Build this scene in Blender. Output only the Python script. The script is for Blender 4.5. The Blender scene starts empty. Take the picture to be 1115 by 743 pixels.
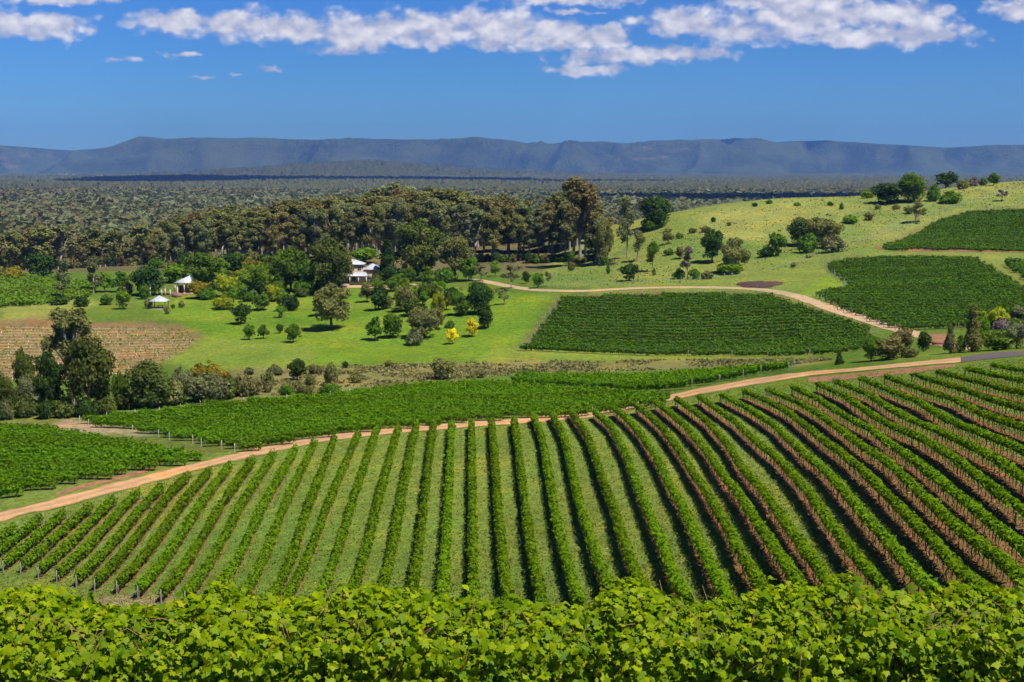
import bpy, math, random
import numpy as np
from mathutils import Vector

PI = math.pi
R = math.radians
rng = np.random.default_rng(11)
sc = bpy.context.scene

# ------------------------------------------------------------------ camera, sky, sun, exposure
F0, CU, CV, HZ = 1549.0, 557.5, 371.5, 183.0        # focal length in photo pixels, centre, eye-level row
PITCH = math.atan((CV - HZ) / F0)
cam = bpy.data.cameras.new('Camera')
cam_o = bpy.data.objects.new('Camera', cam)
sc.collection.objects.link(cam_o)
cam.sensor_width = 36.0
cam.lens = 36.0 * F0 / 1115.0
cam.clip_start = 0.1
cam.clip_end = 60000
cam_o.location = (0, 0, 0)
cam_o.rotation_euler = (PI / 2 - PITCH, 0, 0)
sc.camera = cam_o

SUN_EL, SUN_AZ = 60.0, 130.0                         # azimuth clockwise from the view direction (+Y)
sun = bpy.data.lights.new('Sun', 'SUN')
sun.energy = 5.0
sun.angle = R(0.5)
sun.color = (1.0, 0.95, 0.86)
sun_o = bpy.data.objects.new('Sun', sun)
sc.collection.objects.link(sun_o)
SDIR = Vector((math.sin(R(SUN_AZ)) * math.cos(R(SUN_EL)), math.cos(R(SUN_AZ)) * math.cos(R(SUN_EL)), math.sin(R(SUN_EL))))
sun_o.rotation_euler = SDIR.to_track_quat('Z', 'Y').to_euler()

sc.view_settings.view_transform = 'Standard'
sc.view_settings.look = 'None'
sc.view_settings.exposure = 0.36
sc.view_settings.gamma = 1.0
sc.view_settings.use_curve_mapping = False
sc.render.engine = 'CYCLES'
sc.cycles.use_adaptive_sampling = True
sc.cycles.adaptive_threshold = 0.05
sc.cycles.adaptive_min_samples = 16
sc.cycles.max_bounces = 3
sc.cycles.diffuse_bounces = 2
sc.cycles.glossy_bounces = 1
sc.cycles.transmission_bounces = 2
sc.cycles.transparent_max_bounces = 4
sc.cycles.volume_bounces = 0
sc.cycles.use_denoising = True
sc.cycles.sample_clamp_indirect = 3.0


class NT:
    """tiny helper for node graphs"""
    def __init__(s, tree):
        s.t = tree
        tree.nodes.clear()

    def n(s, typ, **kw):
        nd = s.t.nodes.new(typ)
        ins = kw.pop('ins', {})
        for k, v in kw.items():
            setattr(nd, k, v)
        for k, v in ins.items():
            if isinstance(v, bpy.types.NodeSocket):
                s.t.links.new(v, nd.inputs[k])
            else:
                nd.inputs[k].default_value = v
        return nd

    def math(s, op, a, b=0.0, c=0.0, clamp=False):
        return s.n('ShaderNodeMath', operation=op, use_clamp=clamp, ins={0: a, 1: b, 2: c}).outputs[0]

    def vec(s, op, a, b=(0, 0, 0), c=(0, 0, 0)):
        nd = s.n('ShaderNodeVectorMath', operation=op)
        for i, v in enumerate((a, b, c)):
            if i >= len(nd.inputs):
                break
            if isinstance(v, bpy.types.NodeSocket):
                s.t.links.new(v, nd.inputs[i])
            elif nd.inputs[i].type == 'VECTOR':
                nd.inputs[i].default_value = v
        return nd

    def mix(s, fac, a, b, blend='MIX'):
        nd = s.n('ShaderNodeMix', data_type='RGBA', blend_type=blend)
        for k, v in ((0, fac), (6, a), (7, b)):
            if isinstance(v, bpy.types.NodeSocket):
                s.t.links.new(v, nd.inputs[k])
            else:
                nd.inputs[k].default_value = v
        return nd.outputs[2]

    def ramp(s, fac, lo, hi, a=0.0, b=1.0):
        return s.n('ShaderNodeMapRange', interpolation_type='SMOOTHSTEP', clamp=True,
                   ins={0: fac, 1: lo, 2: hi, 3: a, 4: b}).outputs[0]

    def noise(s, vec, scale, detail=2.0, rough=0.5):
        return s.n('ShaderNodeTexNoise', ins={'Vector': vec, 'Scale': scale, 'Detail': detail, 'Roughness': rough})

    def link(s, a, b):
        s.t.links.new(a, b)


def c4(c):
    return (c[0], c[1], c[2], 1.0)


# ---- sky: Nishita dome plus cumulus, laid out by direction in the world
world = bpy.data.worlds.new('World')
sc.world = world
world.use_nodes = True
g = NT(world.node_tree)
tc = g.n('ShaderNodeTexCoord')
sky = g.n('ShaderNodeTexSky', sky_type='NISHITA', sun_disc=False, sun_elevation=R(SUN_EL), sun_rotation=R(SUN_AZ),
          altitude=100, air_density=1.0, dust_density=0.1, ozone_density=4.0)
sep = g.n('ShaderNodeSeparateXYZ', ins={0: tc.outputs['Generated']})
yy = g.math('MAXIMUM', sep.outputs[1], 0.02)
az = g.math('DIVIDE', sep.outputs[0], yy)                 # tangent of the bearing
el = g.math('DIVIDE', sep.outputs[2], yy)                 # tangent of the elevation
P = g.n('ShaderNodeCombineXYZ', ins={0: az, 1: el, 2: 0.0}).outputs[0]
P100 = g.vec('MULTIPLY', P, (100, 100, 0)).outputs[0]     # hundredths
warp = g.noise(g.vec('MULTIPLY', P100, (1, 1.7, 1)).outputs[0], 0.55, 4.0, 0.6)
wv = g.vec('MULTIPLY', g.vec('SUBTRACT', warp.outputs['Color'], (0.5, 0.5, 0.5)).outputs[0], (2.0, 1.0, 0)).outputs[0]
Pw = g.vec('ADD', P100, wv).outputs[0]
CLOUDS = [(45, 33, 62, 17, 0), (85, 0, 80, 10, 0), (205, 28, 60, 13, 0), (260, 30, 70, 19, 0), (322, 36, 60, 18, 0),
          (385, 40, 55, 24, 0), (430, 36, 50, 17, 0), (475, 34, 48, 21, 0), (542, 36, 55, 24, 0), (603, 42, 60, 19, 0),
          (652, 45, 40, 15, 0), (662, 65, 62, 12, 0), (722, 62, 68, 10, 0), (640, 79, 48, 7, 0), (738, 30, 50, 18, 0),
          (800, 38, 75, 15, 0), (865, 26, 95, 20, 0), (860, 2, 120, 22, 0), (945, 20, 100, 18, 0), (962, 40, 85, 18, 0),
          (1008, 42, 45, 14, 0), (1092, 14, 40, 14, 0), (910, 46, 60, 9, 0), (615, 4, 95, 9, 0), (620, 18, 40, 4, .25),
          (135, 67, 34, 5, .3), (205, 62, 30, 5, .32), (305, 78, 18, 4.5, .2), (225, 87, 24, 4, .4), (265, 86, 14, 3, .4),
          (1165, 6, 60, 20, 0), (-60, 20, 60, 20, 0), (760, -40, 300, 22, 0), (200, -50, 260, 22, 0)]
dmin = None
for (u, v, ru, rv, pen) in CLOUDS:
    cx, cy = (u - CU) / F0 * 100, (HZ - v) / F0 * 100
    rx, ry = ru / F0 * 100, rv / F0 * 100
    q = g.vec('MULTIPLY_ADD', Pw, (1 / rx, 1 / ry, 0), (-cx / rx, -cy / ry, 0)).outputs[0]
    ln = g.vec('LENGTH', q).outputs['Value']
    if pen:
        ln = g.math('ADD', ln, pen)
    dmin = ln if dmin is None else g.math('SMOOTH_MIN', dmin, ln, 0.12)
Pn = g.vec('MULTIPLY', P100, (1, 1.5, 1)).outputs[0]
n1 = g.noise(Pn, 0.50, 6.0, 0.55).outputs['Fac']
n2 = g.noise(g.vec('ADD', Pn, (0.18, 0.62, 0)).outputs[0], 0.50, 8.0, 0.58).outputs['Fac']
vor = g.n('ShaderNodeTexVoronoi', feature='SMOOTH_F1', ins={'Vector': g.vec('ADD', Pn, g.vec('MULTIPLY', wv, (0.5, 0.5, 0)).outputs[0]).outputs[0], 'Scale': 0.62, 'Smoothness': 0.45, 'Detail': 2.0}).outputs['Distance']
puff = g.math('MULTIPLY_ADD', vor, -0.80, 0.76)
dens = g.math('ADD', g.math('ADD', g.math('SUBTRACT', 1.0, dmin), puff), g.math('MULTIPLY', g.math('SUBTRACT', n1, 0.46), 1.0))
alpha = g.math('MULTIPLY', g.ramp(dens, -0.08, 0.66), 0.97)
s1 = g.noise(Pn, 0.50, 3.0, 0.5).outputs['Fac']
s2 = g.noise(g.vec('ADD', Pn, (0.20, 0.75, 0)).outputs[0], 0.50, 3.0, 0.5).outputs['Fac']
lit = g.math('MULTIPLY_ADD', g.math('SUBTRACT', s1, s2), 3.0, g.math('MULTIPLY_ADD', vor, -0.5, 0.78), clamp=True)
thick = g.ramp(dens, 0.2, 1.0)
lit2 = g.math('MULTIPLY', lit, g.math('MULTIPLY_ADD', thick, 0.25, 0.75))
ccol = g.mix(lit2, (4.2, 4.3, 5.3, 1), (8.0, 7.8, 7.8, 1))
skyg = g.n('ShaderNodeGamma', ins={0: g.mix(1.0, sky.outputs[0], (0.1, 0.1, 0.1, 1), 'MULTIPLY'), 1: 1.65}).outputs[0]
skyc = g.mix(1.0, skyg, (3.1, 6.0, 10.6, 1), 'MULTIPLY')       # deep polarised blue
col = g.mix(alpha, skyc, ccol)
bg = g.n('ShaderNodeBackground', ins={0: col, 1: 0.10})
wo = g.n('ShaderNodeOutputWorld', ins={0: bg.outputs[0]})


# ------------------------------------------------------------------ helpers: noise, projection, terrain
_tab = rng.random((256, 256))


def vnoise(x, y, s=0):
    x = np.asarray(x, float) + s * 17.31
    y = np.asarray(y, float) + s * 5.77
    ix, iy = np.floor(x).astype(int), np.floor(y).astype(int)
    fx, fy = x - ix, y - iy
    fx, fy = fx * fx * (3 - 2 * fx), fy * fy * (3 - 2 * fy)
    a, b = _tab[ix & 255, iy & 255], _tab[(ix + 1) & 255, iy & 255]
    c, d = _tab[ix & 255, (iy + 1) & 255], _tab[(ix + 1) & 255, (iy + 1) & 255]
    return (a * (1 - fx) + b * fx) * (1 - fy) + (c * (1 - fx) + d * fx) * fy


def fbm(x, y, o=4, s=0):
    t, a, n = 0, 0.5, 0
    for i in range(o):
        t = t + a * vnoise(x * 2 ** i, y * 2 ** i, s + i)
        n += a
        a *= 0.5
    return t / n


def sstep(a, b, x):
    t = np.clip((np.asarray(x, float) - a) / (b - a), 0, 1)
    return t * t * (3 - 2 * t)


CP, SP = math.cos(PITCH), math.sin(PITCH)


def ray(u, v):
    xr, yu = (np.asarray(u, float) - CU) / F0, -(np.asarray(v, float) - CV) / F0
    dy, dz = CP + yu * SP, -SP + yu * CP
    return xr / dy, dz / dy                                # X and Z per metre of Y


def pix(X, Y, Z):
    zc = Y * CP - Z * SP
    yc = Y * SP + Z * CP
    zc = np.maximum(zc, 1e-3)
    return CU + F0 * X / zc, CV - F0 * yc / zc


CTRL = [  # photo column, photo row, distance
    (0, 640, 162), (300, 655, 142), (560, 655, 128), (800, 645, 104), (1000, 640, 90), (1115, 640, 83), (1250, 640, 76),
    (-150, 640, 170), (0, 568, 186), (100, 590, 176), (200, 520, 204), (380, 476, 219), (560, 462, 227), (660, 455, 226),
    (740, 436, 224), (900, 412, 222), (1115, 393, 208), (1280, 385, 200), (300, 560, 176), (500, 550, 175), (650, 550, 166),
    (800, 530, 158), (950, 520, 138), (1115, 510, 122), (-150, 600, 190),
    (0, 545, 196), (0, 500, 222), (0, 458, 254), (150, 500, 217), (250, 470, 241), (400, 450, 243), (560, 440, 246),
    (700, 432, 240), (-150, 500, 225), (880, 402, 234), (1050, 390, 224),
    (230, 434, 270), (400, 424, 276), (560, 414, 288), (700, 412, 285), (800, 405, 272), (60, 440, 272),
    (350, 405, 308), (560, 396, 318), (750, 393, 312), (900, 390, 290), (1030, 380, 270), (150, 410, 305), (-150, 430, 280),
    (60, 395, 330), (60, 345, 405), (200, 365, 378), (350, 370, 362), (350, 335, 425), (450, 370, 362), (520, 345, 385),
    (390, 312, 470), (180, 330, 440), (200, 305, 500), (50, 330, 440), (50, 303, 520), (-150, 330, 440), (-150, 300, 540),
    (400, 278, 565), (300, 281, 572), (200, 287, 565), (560, 284, 545), (480, 280, 560), (640, 284, 530),
    (560, 316, 430), (700, 313, 412), (860, 318, 390), (960, 354, 335), (1030, 371, 300),
    (570, 378, 345), (750, 383, 332), (920, 378, 315), (700, 345, 372), (850, 345, 354),
    (1000, 356, 330), (920, 290, 430), (1060, 280, 432), (1000, 315, 378), (1115, 350, 322), (1280, 340, 315),
    (740, 298, 450), (740, 262, 510), (740, 234, 572), (650, 262, 565), (850, 268, 500), (850, 216, 608), (960, 245, 535),
    (1000, 210, 630), (1115, 197, 650), (1115, 226, 548), (965, 272, 450), (1115, 275, 445), (1280, 200, 640), (1280, 270, 430),
    (780, 280, 474), (300, 700, 110), (560, 698, 108), (100, 690, 125), (300, 720, 80), (560, 720, 72), (800, 704, 66), (800, 690, 88), (1000, 704, 48), (1000, 690, 70), (1115, 690, 62), (1115, 705, 42), (1250, 690, 45), (900, 240, 548), (1050, 203, 642)]
RAW = [(0, 0, -1.75), (-15, 0, -2.0), (15, 0, -1.6), (-40, 0, -3), (40, 0, -1.5), (0, 8, -3.9), (-7, 16, -6.85), (7, 16, -6.65), (-25, 16, -7.4),
       (25, 16, -6.2), (-8, 22, -8.7), (8, 22, -8.45), (-22, 60, -22), (0, 60, -21.2), (40, 60, -19.6), (-32, 100, -35),
       (0, 100, -33.8), (-60, 60, -24), (-110, 100, -37),
       (-150, 700, -52), (-300, 700, -54), (0, 700, -42), (60, 700, -36), (120, 720, -30), (220, 760, -24), (330, 760, -20),
       (-250, 950, -66), (0, 950, -62), (250, 980, -52), (400, 980, -50), (-600, 900, -66), (-450, 600, -45), (600, 700, -15)]
cpx, cpy, cpz = [], [], []
for (u, v, d) in CTRL:
    kx, kz = ray(u, v)
    cpx.append(kx * d); cpy.append(d); cpz.append(kz * d)
for (x, y, z) in RAW:
    cpx.append(x); cpy.append(y); cpz.append(z)
cpx, cpy, cpz = map(np.array, (cpx, cpy, cpz))


def ab(x, y):
    r = np.hypot(x, y + 30)
    return np.arctan2(x, y + 30), np.log(r), r


ca, cb, cr = ab(cpx, cpy)
KN = len(ca)


def tps(r2):
    return 0.5 * r2 * np.log(r2 + 1e-12)


M = np.zeros((KN + 3, KN + 3))
M[:KN, :KN] = tps((ca[:, None] - ca[None]) ** 2 + (cb[:, None] - cb[None]) ** 2) + np.eye(KN) * 2e-4
M[:KN, KN] = 1; M[:KN, KN + 1] = ca; M[:KN, KN + 2] = cb
M[KN:, :KN] = M[:KN, KN:].T
sol = np.linalg.solve(M, np.concatenate([cpz / cr, [0, 0, 0]]))


def plain(x, y):
    z = -70 + 14 * (fbm(x / 1500, y / 1500, 3, 3) - 0.5)
    z = z + 44 * np.exp(-(((x + 1330) / 760) ** 2 + ((y - 9400) / 700) ** 2))
    z = z + 44 * np.exp(-(((x + 880) / 420) ** 2 + ((y - 9300) / 600) ** 2))
    z = z + 58 * np.exp(-(((x + 900) / 1500) ** 2 + ((y - 9900) / 600) ** 2))
    z = z + 18 * np.exp(-(((x + 1500) / 1500) ** 2 + ((y - 7000) / 500) ** 2))
    z = z + 16 * np.exp(-(((x + 500) / 900) ** 2 + ((y - 5000) / 420) ** 2))
    z = z + 14 * np.exp(-(((x + 1600) / 700) ** 2 + ((y - 4300) / 350) ** 2))
    return z


def H(x, y):
    x, y = np.asarray(x, float), np.asarray(y, float)
    shp = x.shape
    x, y = x.ravel(), y.ravel()
    a, b, r = ab(x, y)
    a2, b2 = np.clip(a, -0.62, 0.62), np.clip(b, np.log(22), np.log(1100))
    w = sol[KN] + sol[KN + 1] * a2 + sol[KN + 2] * b2
    for i in range(KN):
        w = w + sol[i] * tps((a2 - ca[i]) ** 2 + (b2 - cb[i]) ** 2)
    z = w * np.exp(np.clip(b, np.log(22), np.log(1100)))
    z = z + 0.5 * (fbm(x / 14, y / 14, 2, 9) - 0.5) * sstep(240, 300, r)
    k = sstep(np.log(760), np.log(1350), b)
    z = z * (1 - k) + plain(x, y) * k
    return z.reshape(shp)


DS = np.exp(np.linspace(np.log(6), np.log(2600), 900))


def hit(u, v, h=0.0, dmin=6.0, dmax=2600.0):
    """point of the ground (raised by h) under photo pixel (u, v)"""
    kx, kz = ray(u, v)
    ds = DS[(DS >= dmin) & (DS <= dmax)]
    diff = kz * ds - (H(kx * ds, ds) + h)
    below = np.nonzero(diff < 0)[0]
    if len(below) == 0:
        j = int(np.argmin(diff)); d = ds[j]
    else:
        j = below[0]
        if j == 0:
            d = ds[0]
        else:
            t = diff[j - 1] / (diff[j - 1] - diff[j])
            d = ds[j - 1] + t * (ds[j] - ds[j - 1])
    return np.array([kx * d, d, float(H(np.array([kx * d]), np.array([d]))[0])])


# ------------------------------------------------------------------ helpers: meshes, objects
def mesh_np(name, V, faces, mats=(), tint=None, smooth=False, mi=None, cols=None):
    """faces: list of (m,k) arrays; one mesh data block"""
    me = bpy.data.meshes.new(name)
    V = np.asarray(V, np.float32)
    fl = [np.asarray(f, np.int32) for f in faces if len(f)]
    tot = np.concatenate([np.full(len(f), f.shape[1], np.int32) for f in fl])
    idx = np.concatenate([f.ravel() for f in fl])
    me.vertices.add(len(V))
    me.vertices.foreach_set('co', V.ravel())
    me.loops.add(len(idx))
    me.loops.foreach_set('vertex_index', idx)
    me.polygons.add(len(tot))
    me.polygons.foreach_set('loop_start', np.concatenate([[0], np.cumsum(tot)[:-1]]).astype(np.int32))
    me.update(calc_edges=True)
    for m in mats:
        me.materials.append(m)
    if tint is not None:
        at = me.attributes.new('tint', 'FLOAT', 'FACE')
        at.data.foreach_set('value', np.asarray(tint, np.float32))
    if cols is not None:
        at = me.attributes.new('soil', 'FLOAT_COLOR', 'POINT')
        at.data.foreach_set('color', np.asarray(cols, np.float32).ravel())
    if mi is not None:
        me.polygons.foreach_set('material_index', np.asarray(mi, np.int32))
    if smooth:
        me.polygons.foreach_set('use_smooth', np.ones(len(tot), bool))
    return me


def link(name, data, parent=None, loc=None):
    o = bpy.data.objects.new(name, data)
    sc.collection.objects.link(o)
    if parent is not None:
        o.parent = parent
    if loc is not None:
        o.location = loc
    return o


def tag(o, label=None, cat=None, group=None, kind=None):
    if label: o['label'] = label
    if cat: o['category'] = cat
    if group: o['group'] = group
    if kind: o['kind'] = kind
    return o


class MB:
    """collects boxes, tubes and sheets for one mesh"""
    def __init__(s):
        s.V, s.Q, s.T, s.n = [], [], [], 0

    def add(s, V, Q=(), T=()):
        V = np.asarray(V, float)
        s.V.append(V)
        if len(Q): s.Q.append(np.asarray(Q, int) + s.n)
        if len(T): s.T.append(np.asarray(T, int) + s.n)
        s.n += len(V)
        return s

    def box(s, x0, x1, y0, y1, z0, z1):
        V = [(x, y, z) for z in (z0, z1) for y in (y0, y1) for x in (x0, x1)]
        return s.add(V, [(0, 2, 3, 1), (4, 5, 7, 6), (0, 1, 5, 4), (2, 6, 7, 3), (0, 4, 6, 2), (1, 3, 7, 5)])

    def tube(s, pts, rad, k=6):
        pts = np.asarray(pts, float)
        rad = np.broadcast_to(np.asarray(rad, float), (len(pts),))
        V = []
        for i, p in enumerate(pts):
            t = pts[min(i + 1, len(pts) - 1)] - pts[max(i - 1, 0)]
            t = t / (np.linalg.norm(t) + 1e-9)
            a = np.cross(t, (0.31, 0.95, 0.02)); a /= np.linalg.norm(a) + 1e-9
            b = np.cross(t, a)
            for j in range(k):
                th = 2 * PI * j / k
                V.append(p + rad[i] * (math.cos(th) * a + math.sin(th) * b))
        Q = [(i * k + j, i * k + (j + 1) % k, (i + 1) * k + (j + 1) % k, (i + 1) * k + j) for i in range(len(pts) - 1) for j in range(k)]
        s.add(V, Q)
        m = len(pts) - 1
        T = [(m * k, m * k + j, m * k + j + 1) for j in range(1, k - 1)]
        s.T.append(np.asarray(T, int) + s.n - len(V))
        return s

    def hip(s, x0, x1, y0, y1, z0, z1, rx=None, th=0.12):
        """hipped roof with a slab edge; rx = half length of ridge along x"""
        cx, cy = (x0 + x1) / 2, (y0 + y1) / 2
        rx = max(0.0, (x1 - x0) / 2 - (y1 - y0) / 2) if rx is None else rx
        V = [(x0, y0, z0), (x1, y0, z0), (x1, y1, z0), (x0, y1, z0), (x0, y0, z0 + th), (x1, y0, z0 + th), (x1, y1, z0 + th), (x0, y1, z0 + th),
             (cx - rx, cy, z1), (cx + rx, cy, z1)]
        Q = [(0, 3, 2, 1), (0, 1, 5, 4), (1, 2, 6, 5), (2, 3, 7, 6), (3, 0, 4, 7)]
        if rx > 0:
            Q += [(4, 5, 9, 8), (6, 7, 8, 9)]
            T = [(5, 6, 9), (7, 4, 8)]
        else:
            T = [(4, 5, 8), (5, 6, 8), (6, 7, 8), (7, 4, 8)]
        return s.add(V, Q, T)

    def mesh(s, name, mats, smooth=False, tint=None):
        return mesh_np(name, np.concatenate(s.V), [np.concatenate(s.Q) if s.Q else np.zeros((0, 4), int),
                                                   np.concatenate(s.T) if s.T else np.zeros((0, 3), int)], mats, smooth=smooth, tint=tint)

    def build(s, name, mat, parent=None, loc=None, smooth=False):
        return link(name, s.mesh(name, [mat], smooth), parent, loc)


def unit(v):
    return v / (np.linalg.norm(v, axis=-1, keepdims=True) + 1e-9)


def cards(P, N, S, rg, asp=1.0):
    """irregular four-cornered leaf clumps at P facing N"""
    n = len(P)
    N = unit(N)
    A = unit(np.cross(N, rg.normal(size=(n, 3))))
    B = np.cross(N, A)
    V = np.zeros((n, 4, 3))
    for k in range(4):
        th = k * PI / 2 + rg.uniform(-0.5, 0.5, n)
        rad = S * rg.uniform(0.55, 1.1, n)
        bend = rg.uniform(-0.35, 0.35, n) * S
        V[:, k] = P + (np.cos(th) * rad)[:, None] * A + (np.sin(th) * rad * asp)[:, None] * B + bend[:, None] * N
    return V.reshape(-1, 3), np.arange(4 * n).reshape(n, 4)


# ------------------------------------------------------------------ materials
def leaf_mat(name, col, col2, trans=0.3, gloss=0.06, hue=0.02, rough=0.45):
    """leaves: colour varies leaf to leaf (tint) and plant to plant"""
    m = bpy.data.materials.new(name); m.use_nodes = True
    g = NT(m.node_tree)
    at = g.n('ShaderNodeAttribute', attribute_name='tint')
    oi = g.n('ShaderNodeObjectInfo')
    c = g.mix(at.outputs['Fac'], c4(col), c4(col2))
    hs = g.n('ShaderNodeHueSaturation', ins={'Color': c, 'Hue': g.math('MULTIPLY_ADD', oi.outputs['Random'], hue * 2, 0.5 - hue),
                                             'Value': g.math('MULTIPLY_ADD', oi.outputs['Random'], 0.3, 0.85)})
    d = g.n('ShaderNodeBsdfDiffuse', ins={0: hs.outputs[0]})
    tcol = g.mix(1.0, hs.outputs[0], (1.25, 1.25, 0.55, 1), 'MULTIPLY')
    t = g.n('ShaderNodeBsdfTranslucent', ins={0: tcol})
    s = g.n('ShaderNodeMixShader', ins={0: trans, 1: d.outputs[0], 2: t.outputs[0]})
    gl = g.n('ShaderNodeBsdfGlossy', ins={0: (1, 1, 1, 1), 1: rough})
    s2 = g.n('ShaderNodeMixShader', ins={0: gloss, 1: s.outputs[0], 2: gl.outputs[0]})
    g.n('ShaderNodeOutputMaterial', ins={0: s2.outputs[0]})
    return m


def plain_mat(name, col, rough=0.8, var=0.25, scale=3.0, bump=0.0, metallic=0.0, col2=None):
    m = bpy.data.materials.new(name); m.use_nodes = True
    g = NT(m.node_tree)
    tc = g.n('ShaderNodeTexCoord')
    nz = g.noise(tc.outputs['Object'], scale, 5.0, 0.6)
    c2 = col2 if col2 else tuple(x * (1 - var) for x in col)
    c = g.mix(g.ramp(nz.outputs['Fac'], 0.3, 0.7), c4(col), c4(c2))
    b = g.n('ShaderNodeBsdfPrincipled', ins={'Base Color': c, 'Roughness': rough, 'Metallic': metallic})
    if bump:
        bp = g.n('ShaderNodeBump', ins={'Strength': bump, 'Height': nz.outputs['Fac'], 'Distance': 0.2})
        g.link(bp.outputs[0], b.inputs['Normal'])
    g.n('ShaderNodeOutputMaterial', ins={0: b.outputs[0]})
    return m


def ground_mat(name, base=None, scale_mul=1.0, contrast=1.0):
    """soil and grass: base colour from the 'soil' attribute or given, broken up by several sizes of patch"""
    m = bpy.data.materials.new(name); m.use_nodes = True
    g = NT(m.node_tree)
    tc = g.n('ShaderNodeTexCoord')
    if base is None:
        src = g.n('ShaderNodeAttribute', attribute_name='soil').outputs['Color']
    else:
        src = g.n('ShaderNodeRGB').outputs[0]; src.default_value = c4(base)
    o = tc.outputs['Object']
    n1 = g.noise(o, 0.9 * scale_mul, 4.0, 0.7).outputs['Fac']
    n2 = g.noise(o, 0.12 * scale_mul, 3.0, 0.6).outputs['Fac']
    n3 = g.noise(o, 0.022 * scale_mul, 3.0, 0.6).outputs['Fac']
    n4 = g.noise(o, 3.5 * scale_mul, 3.0, 0.7).outputs['Fac']
    dry = g.mix(1.0, src, (1.32, 1.10, 0.85, 1), 'MULTIPLY')
    lush = g.mix(1.0, src, (0.62, 0.80, 0.70, 1), 'MULTIPLY')
    c = g.mix(g.ramp(n2, 0.46, 0.72), src, dry)
    c = g.mix(g.math('MULTIPLY', g.ramp(n3, 0.45, 0.7), 0.7), c, lush)
    k = g.math('ADD', g.ramp(n1, 0.25, 0.75, 1 - 0.38 * contrast, 1 + 0.30 * contrast), g.ramp(n4, 0.3, 0.7, -0.16 * contrast, 0.16 * contrast))
    c = g.mix(1.0, c, g.n('ShaderNodeCombineColor', ins={0: k, 1: k, 2: k}).outputs[0], 'MULTIPLY')
    bh = g.math('MULTIPLY_ADD', n1, 0.6, n4)
    bp = g.n('ShaderNodeBump', ins={'Strength': 0.6, 'Height': bh, 'Distance': 0.25})
    b = g.n('ShaderNodeBsdfDiffuse', ins={0: c, 'Normal': bp.outputs[0]})
    g.n('ShaderNodeOutputMaterial', ins={0: b.outputs[0]})
    return m


M_ground = ground_mat('ground_cover')
M_track = ground_mat('track_dirt', (0.50, 0.285, 0.14), 1.0, 0.5)
M_track_mid = ground_mat('track_gravel', (0.47, 0.33, 0.19), 1.0, 0.4)
M_asphalt = ground_mat('asphalt', (0.115, 0.105, 0.105), 1.0, 0.3)
M_soil = ground_mat('red_soil', (0.28, 0.135, 0.062), 1.6, 1.1)
M_soil2 = ground_mat('pale_soil', (0.24, 0.145, 0.06), 1.6, 1.0)
M_mound = ground_mat('mulch', (0.105, 0.06, 0.055), 1.5, 1.0)
M_bank = ground_mat('bank_soil', (0.30, 0.16, 0.085), 1.2, 0.9)

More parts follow.
